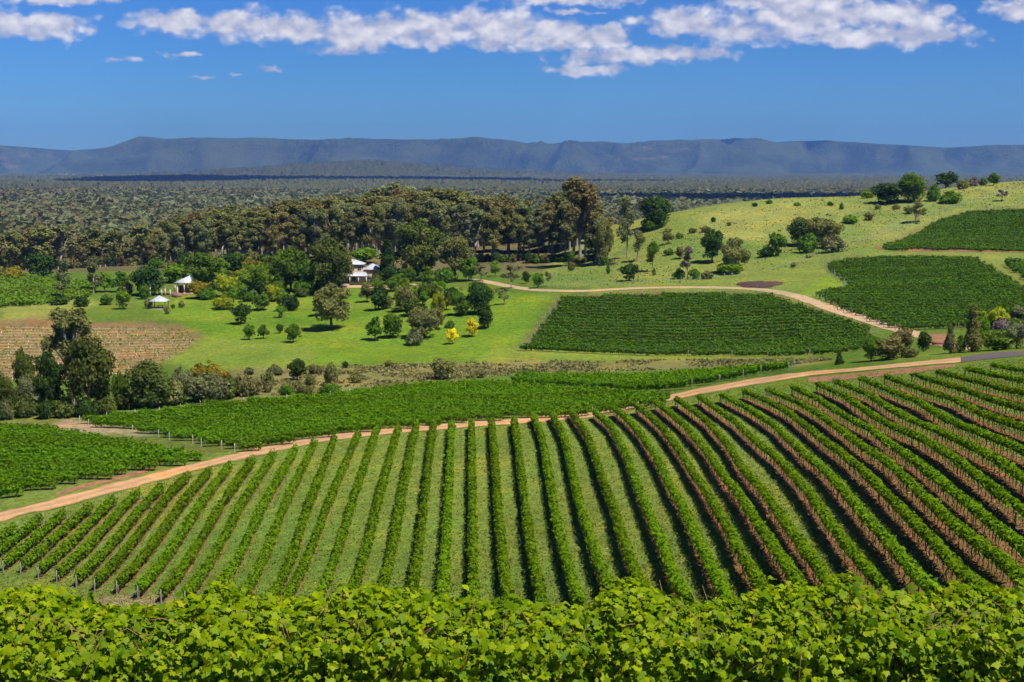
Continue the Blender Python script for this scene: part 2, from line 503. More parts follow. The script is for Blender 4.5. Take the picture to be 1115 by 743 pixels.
L = {
    'vine_front': leaf_mat('vine_leaf_front', (0.10, 0.225, 0.002), (0.42, 0.52, 0.003), 0.45, 0.006, 0.0, 0.5),
    'vine_old': leaf_mat('vine_leaf_yellowed', (0.40, 0.36, 0.02), (0.50, 0.48, 0.03), 0.4, 0.0, 0.0),
    'vine_near': leaf_mat('vine_leaf', (0.084, 0.172, 0.003), (0.180, 0.280, 0.007), 0.25, 0.0, 0.006),
    'vine_far': leaf_mat('vine_leaf_far', (0.058, 0.132, 0.010), (0.125, 0.225, 0.017), 0.2, 0.0, 0.006),
    'vine_mid': leaf_mat('vine_leaf_valley', (0.076, 0.175, 0.004), (0.155, 0.285, 0.008), 0.22, 0.0, 0.006),
    'vine_young': leaf_mat('vine_leaf_pale', (0.11, 0.21, 0.012), (0.20, 0.30, 0.03), 0.25, 0.0, 0.01),
    'olive': leaf_mat('leaf_olive', (0.108, 0.122, 0.030), (0.285, 0.275, 0.082), 0.25, 0.0, 0.012),
    'russet': leaf_mat('leaf_russet', (0.135, 0.116, 0.036), (0.30, 0.25, 0.09), 0.25, 0.0, 0.010),
    'greyg': leaf_mat('leaf_grey_green', (0.110, 0.130, 0.046), (0.27, 0.28, 0.115), 0.25, 0.0, 0.012),
    'dark': leaf_mat('leaf_dark', (0.026, 0.056, 0.010), (0.068, 0.120, 0.020), 0.12, 0.0, 0.01),
    'mid': leaf_mat('leaf_mid', (0.064, 0.135, 0.010), (0.140, 0.235, 0.022), 0.25, 0.0, 0.012),
    'bright': leaf_mat('leaf_bright', (0.105, 0.205, 0.010), (0.22, 0.335, 0.025), 0.3, 0.0, 0.012),
    'lime': leaf_mat('leaf_lime', (0.22, 0.28, 0.010), (0.40, 0.42, 0.025), 0.3, 0.0, 0.008),
    'yellow': leaf_mat('leaf_yellow', (0.68, 0.52, 0.010), (0.90, 0.76, 0.025), 0.3, 0.0, 0.005),
    'golden': leaf_mat('leaf_golden', (0.19, 0.175, 0.015), (0.36, 0.295, 0.025), 0.25, 0.0, 0.01),
    'forestg': leaf_mat('leaf_creek', (0.050, 0.076, 0.012), (0.135, 0.165, 0.030), 0.15, 0.0, 0.012),
    'wood_a': leaf_mat('wood_brown', (0.115, 0.100, 0.040), (0.205, 0.172, 0.076), 0.2, 0.0, 0.0),
    'wood_b': leaf_mat('wood_olive', (0.098, 0.106, 0.034), (0.180, 0.184, 0.066), 0.2, 0.0, 0.0),
    'wood_c': leaf_mat('wood_grey', (0.112, 0.128, 0.056), (0.215, 0.230, 0.118), 0.2, 0.0, 0.0),
    'far_a': leaf_mat('far_wood_brown', (0.058, 0.051, 0.020), (0.100, 0.084, 0.036), 0.0, 0.0, 0.0),  # far woods darkened: the missing shade between crowns is in the colour
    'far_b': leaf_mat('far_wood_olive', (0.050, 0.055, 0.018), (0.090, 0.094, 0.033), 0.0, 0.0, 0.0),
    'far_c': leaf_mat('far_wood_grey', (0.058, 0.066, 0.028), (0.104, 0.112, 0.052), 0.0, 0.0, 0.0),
    'far_d': leaf_mat('far_hill_wood_darkened', (0.040, 0.045, 0.015), (0.082, 0.084, 0.030), 0.0, 0.0, 0.0),  # hill colour darkened to offset its brighter sun-facing slope
    'bare': leaf_mat('twigs', (0.15, 0.11, 0.095), (0.25, 0.19, 0.165), 0.05, 0.0, 0.01),
    'scrub': leaf_mat('leaf_scrub', (0.115, 0.12, 0.032), (0.25, 0.22, 0.075), 0.15, 0.0, 0.015),
}
M_bark = plain_mat('bark', (0.13, 0.095, 0.07), 0.9, 0.5, 4.0, 0.4)
M_gumbark = plain_mat('gum_bark', (0.40, 0.34, 0.28), 0.85, 0.5, 1.2, 0.2, col2=(0.16, 0.12, 0.10))
M_vinewood = plain_mat('vine_wood', (0.17, 0.090, 0.055), 0.9, 0.5, 8.0, col2=(0.30, 0.17, 0.10))
M_post = plain_mat('weathered_post', (0.30, 0.285, 0.27), 0.85, 0.3, 6.0)
M_postw = plain_mat('pale_post', (0.62, 0.60, 0.55), 0.8, 0.2, 6.0)
M_wire = plain_mat('wire', (0.42, 0.42, 0.41), 0.4, 0.2, 2.0, metallic=0.7)
M_white = plain_mat('white_paint', (0.78, 0.77, 0.73), 0.6, 0.08, 2.0)
M_roofw = plain_mat('pale_roof_metal', (0.52, 0.54, 0.57), 0.5, 0.15, 1.0)
M_roofg = plain_mat('green_roof_metal', (0.30, 0.36, 0.30), 0.5, 0.2, 1.0)
M_roofd = plain_mat('slate_blue_roof', (0.05, 0.10, 0.13), 0.5, 0.2, 1.0)
M_wallp = plain_mat('salmon_wall', (0.50, 0.31, 0.21), 0.8, 0.15, 2.0)
M_wally = plain_mat('ochre_wall', (0.48, 0.36, 0.17), 0.8, 0.15, 2.0)
M_brick = plain_mat('brick', (0.36, 0.17, 0.11), 0.85, 0.3, 6.0)
M_cream = plain_mat('cream_post', (0.66, 0.56, 0.40), 0.7, 0.12, 3.0)
M_glass = plain_mat('window_glass', (0.03, 0.035, 0.045), 0.15, 0.2, 1.0)
M_wood = plain_mat('furniture_wood', (0.25, 0.14, 0.08), 0.7, 0.3, 4.0)
M_rust = plain_mat('red_brown_board', (0.26, 0.11, 0.08), 0.8, 0.25, 2.0)
M_stone = plain_mat('pale_stone', (0.48, 0.38, 0.28), 0.9, 0.3, 2.0, 0.3)


# ------------------------------------------------------------------ ground
def inpoly(px, py, poly):
    poly = np.asarray(poly, float)
    ins = np.zeros(np.shape(px), bool)
    n = len(poly)
    for i in range(n):
        x0, y0 = poly[i]; x1, y1 = poly[(i + 1) % n]
        c = ((y0 > py) != (y1 > py)) & (px < (x1 - x0) * (py - y0) / (y1 - y0 + 1e-12) + x0)
        ins ^= c
    return ins


NA, RATIO = 430, 1.0112
rr = [9.0]
while rr[-1] < 21000:
    rr.append(rr[-1] * RATIO)
rr = np.array(rr)
aa = np.linspace(-0.78, 0.78, NA)
RR, AA = np.meshgrid(rr, aa, indexing='ij')
GX, GY = RR * np.sin(AA), RR * np.cos(AA) - 30
GZ = H(GX, GY)
gu, gv = pix(GX, GY, GZ)
near = GY < 700
C = np.zeros(GX.shape + (4,)); C[..., 3] = 1


def paint(mask, col, soft=None):
    C[mask, :3] = col


paint(np.ones(GX.shape, bool), (0.125, 0.115, 0.048))                       # forest floor
paint(near & (gv > 296), (0.105, 0.165, 0.024))                             # grass
paint(near & (gv > 440), (0.148, 0.206, 0.036))                             # vineyard grass
paint((GY < 70), (0.100, 0.15, 0.024))
hillm = near & (GY > 330) & (gu > 590 + (300 - gv) * 0.6) & (gv < 312)
paint(hillm, (0.172, 0.222, 0.046))
paint(near & (GY > 330) & (gu > 640) & (gv < 330) & (gv >= 288), (0.165, 0.215, 0.042))
paint(hillm & (gv < 262) & (gu > 760), (0.200, 0.240, 0.058))
LAWN = [(195, 352), (150, 330), (240, 322), (300, 315), (360, 312), (430, 318), (520, 318), (600, 322), (560, 380), (570, 388), (520, 394), (400, 398),
        (330, 402), (270, 402), (210, 400), (222, 368)]
paint(near & (GY > 300) & inpoly(gu, gv, LAWN), (0.130, 0.215, 0.020))
paint(near & (GY > 300) & inpoly(gu, gv, [(180, 395), (222, 368), (300, 372), (350, 385), (330, 402), (210, 402)]), (0.175, 0.235, 0.035))
paint(near & (GY > 300) & inpoly(gu, gv, [(540, 378), (930, 380), (900, 390), (700, 393), (520, 395)]), (0.19, 0.235, 0.035))
paint(near & (GY > 280) & inpoly(gu, gv, [(0, 330), (60, 322), (115, 330), (60, 345), (0, 350)]), (0.21, 0.245, 0.05))
paint(near & (GY > 255) & inpoly(gu, gv, [(260, 402), (340, 400), (420, 398), (560, 394), (700, 393), (905, 391), (905, 399), (700, 403), (560, 407), (450, 417),
                                          (350, 428), (240, 436), (200, 425)]), (0.190, 0.180, 0.060))
YOUNG = [(-60, 352), (40, 346), (105, 351), (150, 350), (196, 354), (221, 366), (181, 391), (160, 402), (60, 412), (-60, 412)]
paint(near & (GY > 290) & inpoly(gu, gv, YOUNG), (0.240, 0.148, 0.068))
paint(near & (GY > 200) & (gv > 440) & inpoly(gu, gv, [(-80, 455), (100, 452), (740, 428), (560, 452), (240, 492), (0, 550), (-80, 560)]), (0.115, 0.145, 0.03))
paint(near & (GY > 240) & inpoly(gu, gv, [(64, 458), (100, 458), (165, 470), (250, 486), (266, 490), (250, 500), (150, 485), (60, 467)]), (0.32, 0.25, 0.15))
for pl in ([(568, 378), (612, 323), (660, 320), (760, 317), (838, 319), (955, 356), (935, 379), (750, 384), (650, 381)],
           [(876, 318), (928, 310), (898, 286), (930, 279), (1062, 280), (1115, 311), (1170, 345), (1170, 353), (962, 355)],
           [(952, 272), (1011, 244), (1051, 230), (1115, 227), (1180, 227), (1180, 274), (1115, 274)]):
    paint(near & (GY > 250) & inpoly(gu, gv, pl), (0.155, 0.135, 0.050))
paint(near & (GY < 235) & inpoly(gu, gv, [(110, 650), (190, 648), (200, 668), (90, 665)]), (0.30, 0.21, 0.11))
paint(near & (GY > 290) & inpoly(gu, gv, [(872, 318), (900, 300), (925, 308), (900, 330)]), (0.17, 0.26, 0.025))
# worn, dry and lush places of the turf itself
fa = fbm(GX / 23, GY / 23, 4, 81); fb_ = fbm(GX / 7, GY / 11, 3, 83)
C[..., :3] *= (0.80 + 0.42 * fb_)[..., None]
dryk = (sstep(0.52, 0.72, fa) * near * 0.55)[..., None]
C[..., :3] = C[..., :3] * (1 - dryk) + C[..., :3] * np.array([1.45, 1.12, 1.25]) * dryk
# blur the borders a little so that nothing ends in a ruled line
for _ in range(1):
    Cb = C.copy()
    Cb[1:-1, 1:-1] = (C[1:-1, 1:-1] * 2 + C[:-2, 1:-1] + C[2:, 1:-1] + C[1:-1, :-2] + C[1:-1, 2:]) / 6
    C = Cb
nr = len(rr)
ii = np.arange(nr * NA).reshape(nr, NA)
GF = np.stack([ii[:-1, :-1], ii[:-1, 1:], ii[1:, 1:], ii[1:, :-1]], -1).reshape(-1, 4)
GV = np.stack([GX, GY, GZ], -1).reshape(-1, 3)
me = mesh_np('terrain', GV, [GF], [M_ground], smooth=True, cols=C.reshape(-1, 4))
tag(link('terrain', me), 'rolling farmland ground of grass, pasture and wooded plain', kind='structure')


def hm(x, y):
    """height of the ground mesh as built (bilinear)"""
    x, y = np.asarray(x, float), np.asarray(y, float)
    r = np.hypot(x, y + 30); a = np.arctan2(x, y + 30)
    fi = np.clip(np.log(r / rr[0]) / np.log(RATIO), 0, nr - 1.001); fj = np.clip((a - aa[0]) / (aa[1] - aa[0]), 0, NA - 1.001)
    i, j = fi.astype(int), fj.astype(int)
    p, q = (r - rr[i]) / (rr[i + 1] - rr[i]), fj - j
    return (GZ[i, j] * (1 - q) + GZ[i, j + 1] * q) * (1 - p) + (GZ[i + 1, j] * (1 - q) + GZ[i + 1, j + 1] * q) * p


def resample(pts, step):
    pts = np.asarray(pts, float)[:, :2]
    seg = np.hypot(*np.diff(pts, axis=0).T)
    s = np.concatenate([[0], np.cumsum(seg)])
    n = max(2, int(round(s[-1] / step)) + 1)
    t = np.linspace(0, s[-1], n)
    p = np.stack([np.interp(t, s, pts[:, 0]), np.interp(t, s, pts[:, 1])], -1)
    for _ in range(3):
        if n > 4:
            p[1:-1] = (p[:-2] + 2 * p[1:-1] + p[2:]) / 4
    return p


def sheet(name, left, right, off, mat, step=1.5, across=7, label=None, jag=0.0, prof=None):
    """ground-hugging strip between two plan lines"""
    l, r = resample(left, step), resample(right, step)
    n = max(len(l), len(r))
    t = np.linspace(0, 1, n)
    l = np.stack([np.interp(t, np.linspace(0, 1, len(l)), l[:, k]) for k in (0, 1)], -1)
    r = np.stack([np.interp(t, np.linspace(0, 1, len(r)), r[:, k]) for k in (0, 1)], -1)
    if jag:
        w = unit(r - l)
        l = l + w * (jag * (fbm(l[:, 0] / 2, l[:, 1] / 2, 3, 5) - 0.5))[:, None]
        r = r + w * (jag * (fbm(r[:, 0] / 2, r[:, 1] / 2, 3, 6) - 0.5))[:, None]
    w = np.linspace(0, 1, across)
    Pp = l[:, None] * (1 - w[None, :, None]) + r[:, None] * w[None, :, None]
    Z = hm(Pp[..., 0], Pp[..., 1]) + off
    V = np.concatenate([Pp, Z[..., None]], -1).reshape(-1, 3)
    k = np.arange(n * across).reshape(n, across)
    Fq = np.stack([k[:-1, :-1], k[:-1, 1:], k[1:, 1:], k[1:, :-1]], -1).reshape(-1, 4)
    cols = None
    if prof is not None:                                      # packed wheel tracks, looser crown, verges going to grass
        pc = np.stack([np.interp(w, np.linspace(0, 1, len(prof)), [c[k] for c in prof]) for k in range(3)], -1)
        cols = np.ones((n, across, 4)); cols[..., :3] = pc[None] * (0.80 + 0.40 * fbm(Pp[..., 0] / 3, Pp[..., 1] / 3, 3, 66))[..., None]
        e = np.minimum(w, 1 - w)[None] + 0.30 * (fbm(Pp[..., 0] / 1.6, Pp[..., 1] / 1.6, 3, 67) - 0.5)
        kg = sstep(0.10, 0.02, e)[..., None] if False else (1 - sstep(0.02, 0.12, e))[..., None]
        cols[..., :3] = cols[..., :3] * (1 - kg) + np.array([0.15, 0.17, 0.04]) * kg
        cols = cols.reshape(-1, 4)
    return tag(link(name, mesh_np(name, V, [Fq], [mat], smooth=True, cols=cols)), label, kind='structure')


def H3(pts, h=0.0, **k):
    return np.array([hit(u, v, h, **k) for (u, v) in pts])


M_trackv = ground_mat('track_surface', None, 1.0, 0.35)
TRK = [(0.42, 0.25, 0.12), (0.47, 0.27, 0.13), (0.56, 0.335, 0.175), (0.50, 0.29, 0.145), (0.44, 0.26, 0.125), (0.50, 0.29, 0.145), (0.56, 0.335, 0.175), (0.47, 0.27, 0.13), (0.42, 0.25, 0.12)]
TU = [(-60, 574), (0, 558), (50, 546.5), (100, 532), (150, 519), (226, 501), (282, 487), (321, 480), (369, 472), (434, 466), (508, 459), (576, 454), (640, 449)]
TL = [(-60, 586), (0, 569), (70, 552), (110, 541), (151, 530), (201, 516), (241, 506), (282, 496), (324, 487), (369, 479.5), (447, 471), (508, 466), (576, 461), (640, 455)]
TU2 = [(771, 421), (821, 412), (872, 405.5), (920, 401.5), (958, 398), (1008, 393), (1046, 389.5)]
TL2 = [(775, 428), (843, 416), (887, 409), (920, 406), (950, 403.5), (996, 399), (1046, 395)]
pu, pl = H3(TU), H3(TL)
pu2, pl2 = H3(TU2), H3(TL2)
sheet('dirt_track', np.concatenate([pu, pu2]), np.concatenate([pl, pl2]), 0.05, M_trackv, step=0.8, across=15, prof=TRK, label='orange dirt track along the far edge of the front vineyard', jag=1.1)
ru = H3([(1046, 389.5), (1073, 385), (1115, 382), (1180, 378)]); rl = H3([(1046, 395), (1079, 391), (1115, 387.5), (1180, 384)])
sheet('sealed_road', ru, rl, 0.055, M_asphalt, label='grey sealed road rising to the right edge')
bu = H3([(880, 411), (950, 405), (1000, 400), (1040, 397)]); bl = H3([(880, 417), (950, 411), (1000, 405.5), (1040, 400)])
sheet('earth_bank', bu, bl, 0.03, M_bank, label='red earth verge below the dirt track', jag=0.8)
vu = H3([(60, 537), (100, 525), (150, 513), (176, 507)]); vl = H3([(62, 540), (100, 530), (150, 518), (176, 509)])
sheet('worn_verge', vu, vl, 0.03, M_bank, label='bare earth beside the left vineyard edge', jag=0.8)
MT = [(424, 312), (470, 309), (516, 304), (536, 308), (561, 313.5), (601, 317), (640, 317.5), (660, 315.5), (711, 313.5), (761, 313), (811, 314), (840, 316.5), (860, 320.6),
      (885, 329), (910, 338), (935, 345.7), (961, 353.5), (1000, 364), (1030, 371), (1045, 380), (1046, 390)]
mt = resample(H3(MT, dmin=250), 2.0)
tg = unit(np.gradient(mt, axis=0)); nrm = np.stack([-tg[:, 1], tg[:, 0]], -1)
sheet('gravel_track', mt + nrm * 2.0, mt - nrm * 2.0, 0.05, M_track_mid, label='pale gravel track past the hillside vineyards', jag=0.8)
fu = H3([(366, 309.5), (398, 309.5), (425, 312)]); fl_ = H3([(366, 314), (398, 313.5), (425, 315)])
sheet('forecourt', fu, fl_, 0.05, M_track_mid, label='pale gravel forecourt in front of the homestead', jag=0.5)
sheet('farm_lane', H3([(952, 268.5), (985, 271.5), (1050, 272), (1115, 272), (1180, 272)], dmin=280), H3([(952, 271), (985, 274), (1050, 274.5), (1115, 274.5), (1180, 274.5)], dmin=280), 0.05, M_bank,
      label='tan earth lane under the upper right vine block', jag=0.8)
cu = H3([(1012, 364), (1030, 363), (1040, 366)]); cl = H3([(1008, 376), (1028, 377), (1044, 378)])
sheet('turning_circle', cu, cl, 0.06, M_bank, label='red earth turning area beside the road trees', jag=0.6)

# mulch mound on the grass above the middle track
mc = hit(830, 310)
mb = MB()
k = 26
Vv = [(0, 0, 0.9)]
for j, (f, z) in enumerate(((0.5, 0.75), (0.85, 0.32), (1.0, -0.3))):
    for i in range(k):
        th = 2 * PI * i / k
        w = f * (1 + 0.12 * math.sin(3 * th + 1) + 0.06 * math.sin(7 * th))
        Vv.append((7.8 * w * math.cos(th), 6.5 * w * math.sin(th), z + 0.12 * math.sin(5 * th + j)))
Qv = [(1 + a * k + i, 1 + a * k + (i + 1) % k, 1 + (a + 1) * k + (i + 1) % k, 1 + (a + 1) * k + i) for a in range(2) for i in range(k)]
Qv = [(q[0], q[3], q[2], q[1]) for q in Qv]
mb.add(Vv, Qv, [(0, 1 + i, 1 + (i + 1) % k) for i in range(k)])
o = mb.build('mulch_mound', M_mound, None, mc, True)
tag(o, 'low purple brown mulch mound on grass beside the gravel track', 'mound')

# ------------------------------------------------------------------ mountains
m = bpy.data.materials.new('escarpment'); m.use_nodes = True
g = NT(m.node_tree)
tc = g.n('ShaderNodeTexCoord'); geo = g.n('ShaderNodeNewGeometry')
nz = g.n('ShaderNodeSeparateXYZ', ins={0: geo.outputs['Normal']}).outputs[2]
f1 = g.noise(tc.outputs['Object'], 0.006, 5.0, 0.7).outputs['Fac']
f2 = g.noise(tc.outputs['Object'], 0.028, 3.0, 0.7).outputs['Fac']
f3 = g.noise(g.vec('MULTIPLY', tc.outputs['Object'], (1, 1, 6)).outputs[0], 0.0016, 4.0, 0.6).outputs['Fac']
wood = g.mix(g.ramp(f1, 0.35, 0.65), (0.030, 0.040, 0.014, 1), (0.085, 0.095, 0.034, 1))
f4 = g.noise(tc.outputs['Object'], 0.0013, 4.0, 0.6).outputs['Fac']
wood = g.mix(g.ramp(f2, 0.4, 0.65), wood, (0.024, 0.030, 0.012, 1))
wood = g.mix(g.ramp(f4, 0.42, 0.62, 0.0, 0.75), wood, (0.090, 0.104, 0.038, 1))  # broad pale patches painted in to suggest lit and shaded relief
rock = g.mix(g.ramp(f1, 0.4, 0.6), (0.34, 0.25, 0.18, 1), (0.17, 0.13, 0.10, 1))
cl_ = g.math('MULTIPLY', g.ramp(nz, 0.70, 0.50), g.ramp(f3, 0.52, 0.64, 0.0, 0.5))
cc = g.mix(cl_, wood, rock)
bp = g.n('ShaderNodeBump', ins={'Strength': 1.0, 'Height': f2, 'Distance': 22.0})
bd = g.n('ShaderNodeBsdfDiffuse', ins={0: cc, 'Normal': bp.outputs[0]})
g.n('ShaderNodeOutputMaterial', ins={0: bd.outputs[0]})
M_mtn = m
PU = [-400, -250, -100, 0, 40, 75, 100, 130, 150, 165, 175, 190, 205, 240, 300, 340, 400, 440, 500, 520, 560, 585, 620, 650, 680, 700, 740, 760, 790, 806, 822, 850, 880, 920, 960, 1000, 1030, 1070, 1115, 1250, 1500]
PV = [160, 158, 157, 157.5, 158, 160, 162.5, 160, 157, 153, 150, 150.5, 152, 152, 152.5, 153.5, 152.5, 152.5, 151.5, 150.5, 153, 156, 155, 153.5, 155.5, 154.5, 154, 153, 150.5, 152, 155, 153.5, 153.5, 155.5, 157, 158.5, 158, 157, 156.5, 156, 158]
NUc, NYc = 760, 96
mu = np.linspace(-380, 1480, NUc); my = np.linspace(13300, 19500, NYc)
MU, MY = np.meshgrid(mu, my, indexing='ij')
MX = (MU - CU) / F0 * 16800 * (MY / 16800) ** 0.35
top = (HZ - (157 + 1.3 * (np.interp(mu, PU, PV) - 154)))[:, None] / F0 * 17200 + 16 * (fbm(MX / 260, MY / 4000, 3, 21) - 0.5) + 34 * (fbm(MX / 900, MY / 5000, 2, 23) - 0.5)
xs = MX / 1000
rid = np.abs(fbm(xs / 1.25 + 0.9 * fbm(xs / 2.6, MY / 1500, 2, 28), MY / 2300 + 3, 4, 12) - 0.5) * 2          # ridged: spurs and gullies
y0 = 16000 - 2700 * (1 - rid) ** 1.6 * (0.35 + 0.65 * vnoise(xs / 3.1, xs * 0, 4)) + 900 * (fbm(xs / 4, xs * 0, 2, 6) - 0.5)
y0 = np.maximum(y0, 14350)
t = (MY - y0 + 500) / 980 + 0.13 * (fbm(xs / 0.35, MY / 350, 4, 15) - 0.5)
prof = np.interp(t, [-0.6, 0.0, 0.45, 0.72, 0.80, 0.88, 1.0, 1.2, 3], [0, 0.05, 0.33, 0.60, 0.69, 0.90, 0.965, 1.0, 0.98])
MZ = -78 + (top + 78) * prof
MZ = MZ + 230 * (np.abs(fbm(xs / 0.75 + 0.5 * fbm(xs, MY / 900, 2, 19), MY / 1900, 4, 17) - 0.5) * 2 - 0.25) * sstep(0.03, 0.3, prof) * (1 - sstep(0.85, 0.98, prof))
ii = np.arange(NUc * NYc).reshape(NUc, NYc)
Fm = np.stack([ii[:-1, :-1], ii[1:, :-1], ii[1:, 1:], ii[:-1, 1:]], -1).reshape(-1, 4)
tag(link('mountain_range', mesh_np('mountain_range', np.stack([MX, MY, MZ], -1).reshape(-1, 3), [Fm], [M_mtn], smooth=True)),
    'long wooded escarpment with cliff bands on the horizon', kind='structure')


# ------------------------------------------------------------------ vineyards
ORD = ['', 'first', 'second', 'third', 'fourth', 'fifth', 'sixth', 'seventh', 'eighth', 'ninth', 'tenth', 'eleventh', 'twelfth', 'thirteenth',
       'fourteenth', 'fifteenth', 'sixteenth', 'seventeenth', 'eighteenth', 'nineteenth', 'twentieth', 'twenty-first', 'twenty-second', 'twenty-third',
       'twenty-fourth', 'twenty-fifth', 'twenty-sixth', 'twenty-seventh', 'twenty-eighth', 'twenty-ninth', 'thirtieth', 'thirty-first', 'thirty-second',
       'thirty-third', 'thirty-fourth', 'thirty-fifth', 'thirty-sixth', 'thirty-seventh', 'thirty-eighth', 'thirty-ninth', 'fortieth']


def hedge(p, per_m, size, hw, z0, z1, rg, gap=0.16, core=True, origin=(0, 0, 0), amp=0.9):
    """canopy of one trained vine row along plan line p (resampled): leaf clumps round an uneven core"""
    n = len(p)
    seg = np.concatenate([[0], np.cumsum(np.hypot(*np.diff(p, axis=0).T))])
    Ln = seg[-1]
    N = int(Ln * per_m)
    s = rg.uniform(0, Ln, N)
    sd = rg.uniform(0, 200)
    vig = 0.5 * fbm(s / 1.4, s * 0 + sd, 3, 2) + 0.5 * fbm(s / 5.0, s * 0 + sd + 50, 2, 4)
    keep = vig > gap
    s, vig = s[keep], vig[keep]; N = len(s)
    x, y = np.interp(s, seg, p[:, 0]), np.interp(s, seg, p[:, 1])
    t = unit(np.gradient(p, axis=0))
    tx, ty = np.interp(s, seg, t[:, 0]), np.interp(s, seg, t[:, 1])
    nx, ny = -ty, tx
    ph = rg.uniform(-0.45 * PI, 1.45 * PI, N)
    k = rg.uniform(0.6, 1.08, N) * (1 - amp / 2 + amp * vig)
    a, b = np.cos(ph) * hw * k, np.sin(ph) * (z1 - z0) / 2 * k
    zc = (z0 + z1) / 2
    cx = x + nx * a + rg.normal(0, 0.05, N); cy = y + ny * a + rg.normal(0, 0.05, N)
    cz = hm(x, y) + zc + b
    up = rg.random(N) < 0.08
    cz = cz + up * rg.uniform(0, 0.45, N) * min(1.0, (z1 - z0) / 1.2)
    out = np.stack([nx * np.cos(ph), ny * np.cos(ph), np.sin(ph) + 0.35], -1)
    Nn = out + rg.normal(0, 0.55, (N, 3))
    V, Fq = cards(np.stack([cx, cy, cz], -1), Nn, size * rg.uniform(0.6, 1.35, N), rg)
    tint = np.clip(rg.random(N) * 0.8 + (vig - 0.5) * 0.5, 0, 1)
    Vs, Fs, tt = [V], [Fq], [tint]
    if core:
        q = resample(p, 1.0)
        m_ = len(q)
        tq = unit(np.gradient(q, axis=0)); nq = np.stack([-tq[:, 1], tq[:, 0]], -1)
        zz = hm(q[:, 0], q[:, 1])
        K = 6
        CV_ = np.zeros((m_, K, 3))
        for j in range(K):
            th = 2 * PI * j / K + 0.3
            rad = 0.38 + 0.30 * rg.random(m_)
            rad[0] *= 0.4; rad[-1] *= 0.4
            CV_[:, j, :2] = q + nq * (math.cos(th) * hw * rad)[:, None]
            CV_[:, j, 2] = zz + zc + math.sin(th) * (z1 - z0) / 2 * rad
        kk = np.arange(m_ * K).reshape(m_, K)
        fc = np.stack([kk[:-1], np.roll(kk, -1, 1)[:-1], np.roll(kk, -1, 1)[1:], kk[1:]], -1).reshape(-1, 4)
        Vs.append(CV_.reshape(-1, 3)); Fs.append(fc + len(V)); tt.append(rg.random(len(fc)) * 0.5)
    return np.concatenate(Vs) - np.asarray(origin), np.concatenate(Fs), np.concatenate(tt)


def post_mesh(h, r=0.055):
    return MB().tube([(0, 0, -0.2), (0, 0, h * 0.6), (0.02, 0, h)], [r, r, r * 0.9], 6)


ME_post = post_mesh(1.55, 0.075).mesh('post', [M_post])
ME_postw = post_mesh(1.45, 0.055).mesh('post', [M_postw])


def vine_row(name, p, mat, per_m, size, hw, z0, z1, rg, label, group, gap=0.16, posts=(), post_me=None, trunks=0.0, core=True, amp=0.9):
    x0, y0 = p[0]
    og = (float(x0), float(y0), float(hm(x0, y0)))
    V, Fq, tt = hedge(p, per_m, size, hw, z0, z1, rg, gap, core, og, amp)
    if posts or trunks:
        root = link(name, None, None, og)
        link('canopy', mesh_np('canopy', V, [Fq], [mat], tint=tt), root)
        for q in posts:
            link('post', post_me, root, (q[0] - og[0], q[1] - og[1], float(hm(q[0], q[1])) - og[2]))
        if trunks:
            tb = MB()
            q = resample(p, trunks)
            zz = hm(q[:, 0], q[:, 1])
            for (x, y), z in zip(q, zz):
                x += rg.normal(0, 0.05); y += rg.normal(0, 0.05)
                lx, ly = rg.normal(0, 0.10, 2)
                tb.tube([(x - og[0], y - og[1], z - og[2] - 0.1), (x + lx - og[0], y + ly - og[1], z - og[2] + 0.35), (x - og[0], y - og[1], z - og[2] + 0.9)],
                        [0.055, 0.045, 0.05], 4)
            tag(tb.build('vine_trunks', M_vinewood, root), kind='stuff')
    else:
        root = link(name, mesh_np('vine_row', V, [Fq], [mat], tint=tt), None, og)
    tag(root, label, 'vine row', group)
    return root


